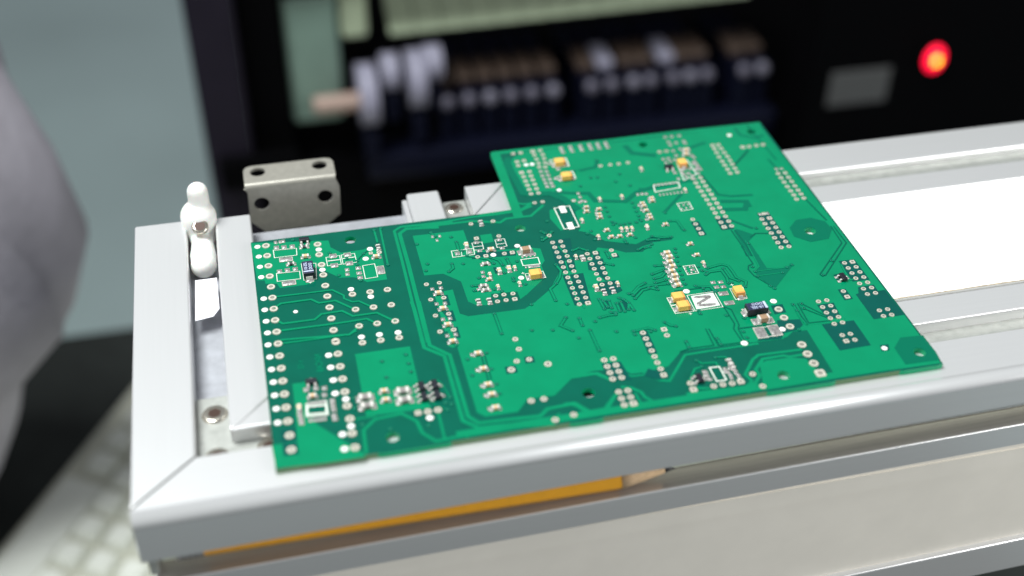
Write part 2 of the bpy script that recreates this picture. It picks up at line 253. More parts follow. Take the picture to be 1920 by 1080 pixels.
CH = [
('r','h','0603',1.092,8.189),('r','h','0603',1.549,8.96),('c','h','0603',1.542,8.447),('r','v','0603',3.721,8.473),('c','h','0603',3.596,7.986),
('c','h','0603',1.137,2.349),('c','v','0603',.759,1.975),('g','h','1206',2.459,2.003),('g','h','1206',2.472,1.677),('g','h','1206',3.447,2.025),
('g','h','1206',3.439,1.683),('c','h','0603',2.97,2.132),('c','h','0603',2.966,1.79),('c','h','0603',5.085,5.872),('c','h','0603',5.09,5.155),
('c','h','0603',5.088,4.424),('c','h','0603',5.09,3.7),('c','h','0603',5.657,3.058),('c','h','0603',5.672,2.418),('c','h','0603',5.663,1.789),
('c','h','0603',5.684,1.404),('c','h','0603',5.673,.894),('r','v','0603',7.001,9.044),('c','v','0603',6.327,7.973),('c','v','0603',7.021,6.518),
('c','v','0603',7.323,6.558),('c','v','0402',7.502,6.571),('c','v','0402',6.716,6.409),('c','v','0402',6.825,5.793),('c','v','0402',7.469,5.811),
('c','h','0603',7.003,7.602),('g','h','0603',6.696,6.962),('c','h','0402',6.645,6.193),('g','h','0603',6.426,5.944),('g','h','0603',6.453,5.74),
('r','v','0603',6.135,5.253),('r','v','0603',6.446,5.223),('b','h','1206',8,7.291),('c','v','0402',9.408,6.708),('g','v','0603',9.593,6.627),
('c','v','0603',9.584,5.145),('c','v','0402',10.246,5.193),('r','v','0603',9.758,4.923),('r','v','0603',10.029,4.955),('c','v','0402',10.094,8.488),
('c','v','0402',10.961,9.498),('c','v','0402',11.693,9.495),('c','v','0402',10.352,7.547),('c','v','0402',11.153,7.772),('c','v','0402',11.316,7.764),
('c','v','0402',11.48,7.749),('c','v','0402',11.973,7.746),('c','h','0402',10.697,7.83),('c','h','0402',10.731,7.464),('c','h','0402',10.99,7.441),
('c','h','0402',11.321,7.451),('c','h','0402',12.565,7.736),('c','h','0402',12.967,6.6),('c','h','0402',10.774,8.972),('c','h','0402',10.703,8.698),
('c','h','0402',10.681,8.538),('c','h','0402',10.416,9.159),('c','h','0402',10.366,8.938),('c','h','0402',12.209,8.988),('c','h','0402',12.213,8.84),
('c','h','0402',12.207,8.586),('c','h','0402',12.221,8.316),('c','h','0402',12.21,8.154),('c','h','0402',12.587,9.203),('c','h','0402',12.561,9.06),
('c','h','0603',12.122,6.305),('c','h','0603',12.127,6.098),('c','h','0603',12.055,5.865),('c','h','0603',12.062,5.639),('c','h','0603',11.971,5.421),
('c','h','0603',11.982,5.199),('c','h','0603',11.929,4.977),('c','h','0603',11.925,4.752),('c','h','0402',12.97,6.613),('c','h','0402',12.973,6.031),
('c','v','0402',13.027,5.594),('c','v','0402',12.796,10.921),('c','v','0402',13.795,9.417),('c','v','0402',11.953,7.704),('c','h','0402',12.554,7.734),
('b','h','1206',13.754,2.731),('g','v','0603',12.199,1.281),('g','v','0603',12.205,1.103),('c','h','0603',14.632,11.706),
('c','h','0603',14.544,11.456),]
SOT = [
('f',1.578,9.267),('f',1.156,2.883),('l',3.944,2.073),('l',3.946,1.675),('l',4.296,2.065),('l',4.294,1.666),('l',16.771,4.039),('l',11.166,.796),
('f',13.717,10.808),]
TAN = [
('k','v',.32,.6,1.552,7.629,'f'),('y','h',.32,.2,8.001,6.068,'n'),('y','h',.32,.2,11.722,4.141,'n'),('y','h',.32,.2,11.736,3.734,'n'),
('y','v',.2,.32,13.511,4.013,'n'),('k','h',.6,.32,13.69,3.125,'r'),('y','h',.28,.2,10.236,11.785,'n'),('y','h',.28,.2,10.242,10.921,'n'),
('y','v',.24,.28,14.188,10.859,'n'),]
OUT = [
(.022,[(.63,9.002),(1.313,8.954),(1.298,8.61),(.633,8.618)]),(.022,[(.633,7.831),(1.304,7.801),(1.295,7.43),(.628,7.45)]),
(.017,[(1.384,8.151),(1.81,8.085),(1.747,7.32),(1.386,7.336)]),(.02,[(2.129,8.306),(2.538,8.311),(2.537,7.871),(2.131,7.879)]),
(.02,[(2.585,8.328),(2.985,8.324),(2.993,7.88),(2.588,7.865)]),(.034,[(2.166,8.116),(2.505,8.114)]),(.034,[(2.621,8.143),(2.962,8.146)]),
(.022,[(3.142,7.667),(3.5,7.687),(3.499,7.041),(3.137,7.026)]),(.034,[(.947,2.12),(1.463,2.141),(1.45,1.606),(.914,1.659)]),
(.056,[(.96,2.016),(1.445,1.976),(1.435,1.676),(.931,1.722)]),(.022,[(5.834,7.822),(6.511,7.809),(6.486,7.509),(5.824,7.502)]),
(.017,[(6.133,7.83),(6.098,7.503)]),(.017,[(6.296,7.825),(6.258,7.51)]),(.02,[(6.52,8.086),(6.824,8.081),(6.808,7.713),(6.51,7.717)]),
(.02,[(7.239,8.097),(7.528,8.096),(7.521,7.711),(7.219,7.703)]),(.022,[(6.515,7.882),(6.817,7.878)]),(.022,[(7.254,7.863),(7.523,7.866)]),
(.028,[(7.776,6.954),(8.298,6.96),(8.285,6.632),(7.77,6.656)]),(.02,[(7.735,6.252),(8.277,6.267),(8.287,5.956),(7.73,5.934)]),
(.022,[(12.392,5.61),(12.746,5.603),(12.735,5.194),(12.389,5.189)]),(.022,[(11.44,4.275),(11.939,4.268),(11.958,3.948),(11.448,3.935)]),
(.022,[(11.44,3.911),(11.98,3.918),(11.995,3.549),(11.449,3.561)]),(.02,[(12.045,4.27),(12.874,4.268),(12.868,3.557),(12.038,3.55)]),
(.017,[(13.362,4.306),(13.76,4.296),(13.686,3.771),(13.342,3.78)]),(.022,[(13.363,2.467),(14.018,2.448),(14.013,2.052),(13.343,2.058)]),
(.039,[(11.592,1.19),(11.866,1.178),(11.866,.645),(11.597,.638)]),(.034,[(9.426,9.359),(9.924,9.374),(9.925,8.222),(9.441,8.192)]),
(.034,[(9.98,12.109),(10.546,12.124),(10.523,11.649),(10.083,11.642)]),(.034,[(9.891,11.048),(10.549,11.305),(10.541,10.873),(10.015,10.823)]),
(.028,[(14.075,11.045),(14.484,11.144),(14.478,10.256),(13.96,10.007)]),(.034,[(12.893,9.92),(13.747,9.943),(13.699,9.629),(12.829,9.552)]),
(.022,[(13.296,8.777),(13.699,8.786),(13.69,8.376),(13.3,8.359)]),(.022,[(15.614,7.651),(15.937,7.653)]),]
POUR = [

('l',[(-.013,9.528),(2.299,9.17),(2.324,8.806),(2.595,8.465),(3.283,8.483),(3.426,8.564),(3.781,8.289),(3.753,6.88),(3.164,6.877),(3.003,7.097),(2.793,7.196),(2.419,7.252),(2.023,7.686),(1.759,7.906),(1.687,7.202),(1.429,7.128),(.681,7.136),(.606,7.361),(.284,7.432),(.279,7.59),(.064,7.637)]),
('l',[(4.833,8.863),(6.403,8.825),(6.408,8.11),(6.586,7.731),(7.137,7.58),(7.861,7.544),(8.15,7.524),(8.485,7.389),(8.459,6.774),(8.309,6.568),(8.301,6.011),(7.563,5.318),(7.33,5.147),(7.328,5.51),(6.571,5.564),(6.446,5.066),(6.052,5.153),(5.853,5.361),(5.836,6.322),(5.398,6.794),(4.841,6.829)]),
('l',[(6.847,8.454),(7.2,8.459),(7.182,8.034),(6.825,8)]),('l',[(2.42,3.8),(3.92,3.801),(3.903,2.344),(4.067,1.289),(2.397,1.348)]),
('l',[(.667,2.979),(1.029,2.981),(.967,1.977),(1.147,1.319),(1.696,.647),(2.144,.108),(2.189,-.07),(1.14,-.051),(.015,.034),(-.032,.835),(.599,.841),(.656,2.046)]),
('l',[(5.261,5.982),(5.53,5.999),(5.516,4.886),(5.727,4.718),(7.355,4.699),(7.725,4.938),(8.267,5.397),(8.757,6.15),(9.246,6.143),(9.209,6.66),(9.735,6.483),(10.186,7.078),(10.614,6.884),(10.945,6.646),(11.446,6.569),(11.902,6.97),(12.517,6.971),(12.572,7.133),(12.007,7.291),(11.374,6.985),(11.014,7.131),(10.506,7.344),(10.129,7.873),(9.846,8.03),(9.967,8.177),(10.012,8.964),(10.103,9.277),(9.807,9.9),(9.237,10.343),(8.726,10.454),(8.685,12.458),(9.257,12.823),(12.793,12.771),(17.742,12.854),(17.766,.031),(14.76,.109),(14.798,2.099),(14.239,2.129),(14.01,1.886),(12.886,1.948),(11.097,2.023),(10.547,1.503),(9.883,1.408),(9.493,1.425),(9.278,1.69),(8.539,1.753),(7.825,1.649),(7.266,1.117),(6.515,1.17),(6.165,.749),(5.384,.744),(5.198,.963),(5.219,3.448),(4.973,3.628)]),
('l',[(9.255,9.305),(9.431,9.339),(9.469,8.226),(9.327,8.152),(9.161,8.857)]),('d',[(6.562,7.614),(7.729,7.45),(7.692,7.214),(6.354,7.308)]),
('d',[(8.791,5.962),(9.416,5.941),(9.266,4.527),(8.775,4.526)]),('d',[(8.85,7.732),(9.499,7.715),(9.25,6.124),(8.927,6.136),(8.715,6.154)]),
('d',[(9.681,6.43),(10.183,6.515),(10.067,5.453),(9.948,5.448),(9.783,5.957),(9.615,6.058)]),
('d',[(9.99,6.887),(10.188,6.877),(10.072,6.409),(9.848,6.458)]),
('d',[(9.703,5.409),(10.25,5.413),(10.309,4.905),(10.147,4.819),(9.744,4.756),(9.675,5.045)]),
('d',[(10.488,6.665),(10.689,6.668),(10.693,6.456),(10.483,6.449)]),('d',[(6.847,2.689),(7.106,2.672),(7.102,2.427),(6.835,2.432)]),
('d',[(6.255,2.419),(6.55,2.402),(6.552,2.132),(6.244,2.128)]),('d',[(10.199,3.038),(10.446,3.036),(10.429,2.071),(10.172,2.068)]),
('d',[(8.821,1.983),(9.346,1.964),(9.391,1.518),(9.417,1.178),(8.866,1.3),(8.818,1.693)]),
('d',[(13.386,7.723),(13.64,7.725),(13.645,6.989),(13.391,6.955)]),('d',[(15.581,7.73),(15.97,7.732),(15.985,5.897),(15.546,5.993)]),
('d',[(14.198,7.745),(14.569,7.771),(14.586,7.095),(14.173,7.116)]),
('h',[(16.285,6.794),(16.647,7.139),(17.148,7.151),(17.502,6.881),(17.542,6.449),(17.229,5.998),(16.616,5.948),(16.23,6.32)]),
('h',[(14.644,7.082),(14.801,6.944),(15.085,6.653),(14.711,6.345),(14.814,5.62),(14.512,5.686),(14.529,7.003)]),
('d',[(17.034,4.868),(17.528,4.844),(17.535,3.841),(17.007,3.856)]),
('d',[(16.831,3.284),(16.929,3.308),(17.049,3.579),(17.544,3.591),(17.527,3.289),(17.747,3.293),(17.77,2.126),(16.831,2.133)]),
('d',[(15.53,3.064),(16.042,3.067),(15.966,2.398),(15.573,2.41)]),('d',[(15.305,2.234),(16.256,2.21),(16.252,1.118),(15.322,1.1)]),
('d',[(16.588,4.274),(16.83,4.303),(16.839,3.927),(16.57,3.885)]),('d',[(16.416,3.599),(16.649,3.587),(16.66,3.106),(16.399,3.099)]),
('h',[(16.83,.873),(17.19,1.239),(17.849,1.196),(17.858,.469),(17.815,.16),(16.806,.182)]),
('d',[(14.233,3.321),(14.58,3.32),(14.541,2.954),(14.181,2.934)]),
('d',[(14.144,2.672),(14.79,2.579),(14.783,2.337),(14.54,2.15),(14.138,2.119),(13.95,1.9),(13.27,1.957),(13.372,2.051),(14.041,2.117),(14.044,2.355)]),
('h',[(14.571,6.679),(14.755,6.697),(14.793,6.17),(14.799,5),(15.367,4.902),(15.6,5.042),(15.599,4.96),(14.641,4.024),(14.577,4.195),(14.387,4.686),(14.388,4.9),(14.625,5.147),(14.634,6.034)]),
('d',[(9.795,1.284),(9.99,1.53),(10.225,1.333),(10.257,1.134),(10.152,1.015)]),('d',[(16.493,1.065),(16.735,1.053),(16.66,.822),(16.423,.816)]),
('d',[(9.623,4.542),(9.783,4.566),(9.765,4.184),(9.578,4.195)]),('d',[(10.16,4.483),(10.279,4.308),(10.193,4.03),(10.016,4.011),(10.02,4.335)]),
('d',[(5.177,5.787),(5.333,5.792),(5.335,5.311),(5.192,5.315)]),('d',[(5.046,5.075),(5.349,5.062),(5.358,4.579),(5.191,4.589)]),
('d',[(5.143,4.336),(5.343,4.329),(5.343,3.852),(5.186,3.861)]),('d',[(6.888,6.773),(6.977,6.771),(6.962,6.462),(6.892,6.466)]),
('d',[(.225,1.322),(.603,1.299),(.605,.865),(.231,.884)]),('d',[(.226,.826),(.599,.802),(.601,.379),(.232,.399)]),
('l',[(4.973,5.804),(5.161,5.791),(5.104,4.215),(4.966,4.193)]),
('l',[(12.98,1.07),(13.211,1.143),(13.841,1.129),(14.275,.991),(14.458,.173),(14.649,.09),(12.797,.064),(12.772,.346)]),
('w',[(13.656,2.45),(13.807,2.446),(13.775,2.081),(13.608,2.08)]),]
TR = [
('d',.25,[(8.665,12.498),(8.538,12.216),(8.679,10.401),(8.899,10.277),(9.496,10.223),(9.833,9.864),(10.12,9.208)]),
('d',.16,[(9.716,10.239),(10.246,10.06),(10.723,9.956),(10.808,9.494),(11.746,9.258),(12.244,9.688),(12.89,9.87),(13.562,9.887)]),
('d',.2,[(12.725,12.426),(12.817,11.981),(13.49,11.694)]),('d',.12,[(10.811,11.315),(11.356,11.399),(11.539,11.771)]),
('d',.12,[(14.793,11.88),(15.419,12.083)]),('d',.08,[(16.695,11.3),(15.911,10.524)]),('d',.1,[(14.739,9.022),(15.103,8.83),(15.816,8.75)]),
('d',.16,[(14.757,8.607),(15.518,8.441),(15.504,8.185)]),('d',.18,[(14.59,8.165),(15.318,8.042),(15.478,8.338)]),
('d',.1,[(14.624,7.581),(15.131,7.032)]),('d',.05,[(14.907,6.575),(15.137,6.731),(15.601,6.63)]),('d',.06,[(14.644,10.201),(14.765,9.092)]),
('d',.12,[(12.409,9.834),(12.652,9.781),(13.48,9.908),(14.292,9.964)]),('d',.1,[(13.609,9.269),(12.76,8.419)]),
('d',.05,[(17.157,10.62),(17.409,8.14),(17.57,6.937)]),('d',.04,[(17.281,12.9),(17.41,10.565)]),
('d',.1,[(16.79,12.74),(16.808,12.298),(17.264,12.026),(17.567,12.134)]),('d',.04,[(14.58,7.027),(14.63,6.194),(14.588,5.67)]),
('d',.04,[(14.464,7.052),(14.492,6.157),(14.437,5.703)]),
('d',.04,[(17.567,6.59),(17.527,5.706),(16.216,4.383),(16.248,4.28),(16.356,4.304),(17.659,5.677),(17.652,6.572)]),
('d',.04,[(14.465,6.184),(14.476,5.289),(14.319,5.241),(14.234,5.069),(14.288,4.735),(14.577,4.195)]),
('m',.03,[(14.682,6.423),(14.599,5.125),(14.398,4.925)]),('m',.03,[(14.391,4.696),(15.159,4.694)]),('m',.03,[(14.394,4.915),(15.387,4.909)]),
('l',.09,[(6.133,9.309),(5.675,9.29),(4.55,9.406),(4.321,9.232),(4.318,7.727),(4.275,3.934)]),
('l',.12,[(5.647,9.136),(4.697,9.267),(4.461,9.055),(4.473,7.473),(4.434,3.898)]),
('l',.11,[(4.283,5.679),(4.297,5.349),(4.292,3.653),(4.765,3.199),(4.767,.661),(5.161,.269),(6.985,.037)]),
('l',.11,[(4.481,5.636),(4.476,5.309),(4.451,3.718),(4.914,3.216),(4.929,.779),(5.146,.489),(6.736,.4),(6.978,.613),(7.619,.651),(7.751,.554),(7.954,.263),(8.437,.29),(8.773,.669)]),
('l',.05,[(4.754,.059),(5.179,.351),(6.999,.209),(7.231,.379)]),
('l',.1,[(4.976,3.628),(5.057,3.534),(5.224,3.548),(5.23,.89),(5.381,.723),(6.189,.721),(6.535,1.119),(7.262,1.105),(7.853,1.633),(8.607,1.643),(8.848,1.351)]),
('l',.09,[(4.619,9.402),(5.914,9.378),(6.792,9.456),(7.542,9.424),(8.394,9.478),(8.741,9.645)]),
('l',.1,[(4.667,9.243),(6.749,9.242),(7.595,8.978),(7.821,9.145),(8.614,9.124),(9.116,9.597)]),('l',.3,[(8.306,12.924),(8.229,9.253)]),
('l',.2,[(8.313,12.958),(9.664,12.947),(12.331,12.906),(14.556,12.937),(17.708,12.89)]),
('l',.08,[(8.252,10.88),(8.347,9.905),(8.535,9.802),(8.853,9.795)]),('l',.1,[(7.067,9.507),(8.439,9.544),(8.785,9.81)]),('l',.24,[(4.6,.2),(16.2,.2)]),
('l',.09,[(2.221,.067),(2.263,.869),(2.607,1.199),(3.29,1.253),(3.623,.896),(3.689,.452),(3.976,.09),(4.832,.148)]),('l',.07,[(4.213,1.1),(4.2,.164)]),
('l',.05,[(2.127,1.306),(2.621,1.299)]),('l',.09,[(7.47,.684),(7.721,.674),(7.996,.298),(8.454,.241),(8.866,.763)]),
('l',.09,[(9.097,.99),(9.327,.893),(9.522,.687),(9.557,.495),(9.735,.25),(10.08,.219),(12.206,.138),(12.494,.402)]),
('l',.06,[(9.357,.677),(9.401,.211)]),('l',.08,[(7.538,1.547),(7.933,1.687),(8.514,1.664),(8.848,1.351)]),
('l',.08,[(9.776,1.481),(10.152,1.015),(10.389,.939),(11.135,1.841),(12.093,1.854),(13.229,1.855)]),
('l',.06,[(9.315,1.486),(9.465,1.334),(9.887,1.312)]),
('l',.09,[(12.269,.142),(12.517,.483),(12.436,.742),(12.857,1.263),(13.072,1.404),(14.292,1.366)]),
('l',.1,[(12.265,.096),(12.386,.155),(12.798,.621),(12.784,.867),(13.129,1.224),(13.741,1.235),(13.88,1.154),(14.262,1.162)]),
('l',.15,[(10.705,.332),(12.286,.256),(12.432,.342)]),('m',.05,[(11.351,1.555),(11.454,1.408),(11.837,1.365),(11.844,1.157)]),
('m',.05,[(11.882,1.562),(12.154,1.523),(12.234,1.359)]),('m',.06,[(11.406,1.275),(11.195,1.239),(10.912,.838)]),
('m',.08,[(11.013,.498),(11.296,.436)]),('l',.05,[(16.006,2.896),(16.062,2.377),(15.92,2.253),(14.945,2.313)]),
('m',.05,[(17.024,4.674),(16.975,4.236),(16.964,3.933),(17.152,3.959)]),
('l',.1,[(13.598,1.978),(14.113,1.982),(14.392,2.183),(14.726,2.205),(15.02,2.43)]),('m',.06,[(3.723,9.392),(3.733,8.753)]),
('m',.06,[(3.914,9.439),(3.877,7.561)]),('m',.06,[(.542,6.745),(2.136,6.712),(2.427,6.392),(2.424,6.24),(2.632,6.042),(2.818,6.041),(3.129,5.707)]),
('m',.07,[(.458,6.245),(.638,6.406),(1.498,6.408),(1.708,6.195),(2.172,6.204),(2.637,5.716)]),
('m',.07,[(.502,5.646),(.625,5.498),(1.512,5.487),(1.715,5.686),(2.298,5.701),(2.568,5.41),(3.242,5.409),(3.665,4.949)]),
('m',.07,[(.527,5.209),(2.145,5.187),(2.938,5.206),(3.149,4.966)]),('m',.07,[(.525,4.809),(2.38,4.634),(2.655,4.906)]),
('m',.06,[(.533,4.655),(2.363,4.638),(2.568,4.744)]),('m',.04,[(9.029,7.35),(9.25,6.66),(9.047,6.585),(8.908,4.883),(9.01,4.365)]),
('d',.03,[(9.265,6.18),(8.866,6.179)]),('m',.03,[(3.832,2.141),(4.159,2.123),(4.41,2.287),(4.513,2.045),(4.607,1.566)]),
('m',.03,[(4.068,1.605),(4.171,1.371),(4.451,1.125)]),('o',.1,[(6.46,4.656),(6.469,4.387),(6.472,4.096),(6.473,3.768)]),
('m',.058,[(6.46,4.656),(6.469,4.387),(6.472,4.096),(6.473,3.768)]),('o',.1,[(8.392,4.069),(8.153,3.751),(8.419,3.473)]),
('m',.058,[(8.392,4.069),(8.153,3.751),(8.419,3.473)]),('o',.1,[(8.748,3.948),(8.752,3.629)]),('m',.058,[(8.748,3.948),(8.752,3.629)]),
('o',.1,[(8.896,3.388),(8.911,2.497)]),('m',.058,[(8.896,3.388),(8.911,2.497)]),('o',.1,[(8.737,6.488),(8.803,6.172),(8.687,5.882),(8.514,5.62)]),
('m',.058,[(8.737,6.488),(8.803,6.172),(8.687,5.882),(8.514,5.62)]),('o',.1,[(8.514,5.62),(8.276,5.413),(8.298,4.863)]),
('m',.058,[(8.514,5.62),(8.276,5.413),(8.298,4.863)]),('o',.1,[(10.386,6.126),(10.148,6.262)]),('m',.058,[(10.386,6.126),(10.148,6.262)]),
('o',.1,[(10.374,6.486),(10.368,6.804)]),('m',.058,[(10.374,6.486),(10.368,6.804)]),('o',.1,[(9.411,7.08),(9.624,7.154),(9.838,6.987)]),
('m',.058,[(9.411,7.08),(9.624,7.154),(9.838,6.987)]),('o',.1,[(9.533,4.651),(9.554,4.201)]),('m',.058,[(9.533,4.651),(9.554,4.201)]),
('o',.1,[(9.782,4.537),(9.768,4.195)]),('m',.058,[(9.782,4.537),(9.768,4.195)]),('o',.1,[(9.623,4.542),(9.674,4.263)]),
('m',.058,[(9.623,4.542),(9.674,4.263)]),('o',.1,[(10.212,4.49),(10.307,4.313),(10.355,3.965)]),
('m',.058,[(10.212,4.49),(10.307,4.313),(10.355,3.965)]),('o',.1,[(10.104,4.586),(10.212,4.49)]),('m',.058,[(10.104,4.586),(10.212,4.49)]),
('o',.1,[(9.964,4.365),(9.959,4.011)]),('m',.058,[(9.964,4.365),(9.959,4.011)]),('o',.1,[(10.095,4.396),(10.085,3.966)]),
('m',.058,[(10.095,4.396),(10.085,3.966)]),('o',.1,[(10.217,4.025),(10.307,4.313)]),('m',.058,[(10.217,4.025),(10.307,4.313)]),
('o',.1,[(9.697,4.022),(9.824,3.965)]),('m',.058,[(9.697,4.022),(9.824,3.965)]),('o',.1,[(9.317,3.856),(9.603,3.897),(9.788,3.885)]),
('m',.058,[(9.317,3.856),(9.603,3.897),(9.788,3.885)]),('o',.1,[(10.435,4.713),(10.563,4.727),(10.817,4.978),(11.05,5.094)]),
('m',.058,[(10.435,4.713),(10.563,4.727),(10.817,4.978),(11.05,5.094)]),('o',.1,[(10.528,4.613),(10.826,4.883),(11.089,4.949),(11.695,4.909)]),
('m',.058,[(10.528,4.613),(10.826,4.883),(11.089,4.949),(11.695,4.909)]),('o',.1,[(10.545,4.459),(10.872,4.781),(11.313,4.856)]),
('m',.058,[(10.545,4.459),(10.872,4.781),(11.313,4.856)]),('o',.1,[(11.309,4.716),(11.09,4.856)]),('m',.058,[(11.309,4.716),(11.09,4.856)]),
('o',.1,[(11.59,5.817),(11.835,5.795)]),('m',.058,[(11.59,5.817),(11.835,5.795)]),('o',.1,[(11.382,5.448),(11.624,5.521),(11.802,5.578)]),
('m',.058,[(11.382,5.448),(11.624,5.521),(11.802,5.578)]),('o',.1,[(11.38,5.227),(11.619,5.269),(11.799,5.451)]),
('m',.058,[(11.38,5.227),(11.619,5.269),(11.799,5.451)]),('o',.1,[(11.345,5.035),(11.68,5.099)]),('m',.058,[(11.345,5.035),(11.68,5.099)]),
('o',.1,[(11.976,7.262),(12.243,7.135),(12.542,7.104)]),('m',.058,[(11.976,7.262),(12.243,7.135),(12.542,7.104)]),
('o',.1,[(11.779,7.1),(11.924,7.102),(12.115,7.06)]),('m',.058,[(11.779,7.1),(11.924,7.102),(12.115,7.06)]),
('o',.1,[(11.342,6.69),(11.515,6.786),(11.836,6.871)]),('m',.058,[(11.342,6.69),(11.515,6.786),(11.836,6.871)]),
('o',.1,[(11.73,6.759),(11.581,6.738)]),('m',.058,[(11.73,6.759),(11.581,6.738)]),('o',.1,[(12.761,7.928),(12.995,7.877),(13.015,7.45),(13.046,7.36)]),
('m',.058,[(12.761,7.928),(12.995,7.877),(13.015,7.45),(13.046,7.36)]),('o',.1,[(12.435,4.64),(12.855,4.511),(12.892,4.253)]),
('m',.058,[(12.435,4.64),(12.855,4.511),(12.892,4.253)]),
('o',.1,[(13.073,5.378),(13.366,5.434),(13.549,5.465),(13.709,5.348),(13.739,5.07),(13.744,4.774),(13.947,4.517),(13.84,4.305)]),
('m',.058,[(13.073,5.378),(13.366,5.434),(13.549,5.465),(13.709,5.348),(13.739,5.07),(13.744,4.774),(13.947,4.517),(13.84,4.305)]),
('o',.1,[(12.916,5.089),(13.071,5.19),(13.444,5.189),(13.469,4.808),(13.419,4.57)]),
('m',.058,[(12.916,5.089),(13.071,5.19),(13.444,5.189),(13.469,4.808),(13.419,4.57)]),('o',.1,[(13.535,5.266),(13.563,4.787),(13.753,4.597)]),
('m',.058,[(13.535,5.266),(13.563,4.787),(13.753,4.597)]),('o',.1,[(11.036,3.26),(11.137,3.117),(11.285,3.036)]),
('m',.058,[(11.036,3.26),(11.137,3.117),(11.285,3.036)]),('o',.1,[(12.139,3.409),(12.144,3.556)]),('m',.058,[(12.139,3.409),(12.144,3.556)]),
('d',.035,[(12.874,4.206),(12.84,3.628),(12.902,3.489),(12.928,2.794),(12.819,2.578),(12.859,2.001)]),
('d',.035,[(12.913,3.562),(13.065,3.403),(13.03,2.724),(12.946,2.55),(12.926,2.009)]),('d',.05,[(12.967,2.564),(13.895,2.542),(14.091,3.177)]),
('o',.1,[(11.342,2.336),(11.338,2.104)]),('m',.058,[(11.342,2.336),(11.338,2.104)]),
('d',.035,[(12.059,2.745),(12.037,2.042),(11.323,2.061),(11.047,1.985)]),('d',.035,[(12.147,2.726),(12.154,2.017),(13.028,1.987)]),
('d',.04,[(11.774,4.551),(12.818,4.503),(12.817,3.962)]),('m',.05,[(14.874,3.23),(14.829,2.668),(14.872,2.317)]),
('d',.05,[(14.899,3.268),(14.885,2.699),(14.907,2.322)]),('d',.035,[(15.015,3.242),(14.97,2.369),(15.623,2.337)]),
('d',.035,[(15.123,3.218),(15.541,2.618)]),('d',.035,[(15.08,3.004),(15.566,2.487)]),('d',.04,[(3.019,7.957),(3.248,8.266),(3.423,8.424)]),
('o',.1,[(5.734,7.204),(5.735,6.984),(5.577,6.843)]),('m',.058,[(5.734,7.204),(5.735,6.984),(5.577,6.843)]),
('o',.1,[(6.069,8.247),(6.064,7.846),(6.156,7.764)]),('m',.058,[(6.069,8.247),(6.064,7.846),(6.156,7.764)]),('o',.1,[(7.375,7.102),(7.4,6.815)]),
('m',.058,[(7.375,7.102),(7.4,6.815)]),('o',.1,[(7.353,6.144),(7.339,6.009)]),('m',.058,[(7.353,6.144),(7.339,6.009)]),
('o',.1,[(6.111,6.032),(6.301,6.019)]),('m',.058,[(6.111,6.032),(6.301,6.019)]),('o',.1,[(6.124,5.803),(6.289,5.795)]),
('m',.058,[(6.124,5.803),(6.289,5.795)]),('o',.1,[(6.946,6.956),(6.834,7.19),(6.249,7.5)]),('m',.058,[(6.946,6.956),(6.834,7.19),(6.249,7.5)]),
('o',.1,[(7.187,6.826),(7.132,7.065),(6.922,7.261)]),('m',.058,[(7.187,6.826),(7.132,7.065),(6.922,7.261)]),('o',.1,[(5.4,8.898),(5.486,8.657)]),
('m',.058,[(5.4,8.898),(5.486,8.657)]),('o',.1,[(8.716,8.236),(8.815,8.106)]),('m',.058,[(8.716,8.236),(8.815,8.106)]),
('o',.1,[(9.032,8.148),(8.792,7.87),(8.639,7.778)]),('m',.058,[(9.032,8.148),(8.792,7.87),(8.639,7.778)]),
('o',.1,[(10.064,3.079),(10.293,3.096),(10.509,3.126),(10.664,2.998)]),('m',.058,[(10.064,3.079),(10.293,3.096),(10.509,3.126),(10.664,2.998)]),
('o',.1,[(11.347,2.347),(11.343,2.095)]),('m',.058,[(11.347,2.347),(11.343,2.095)]),('o',.1,[(12.236,2.034),(12.219,2.283)]),
('m',.058,[(12.236,2.034),(12.219,2.283)]),('d',.04,[(5.738,3.009),(5.717,1.998)]),('d',.04,[(5.832,2.988),(5.803,2.026)]),]
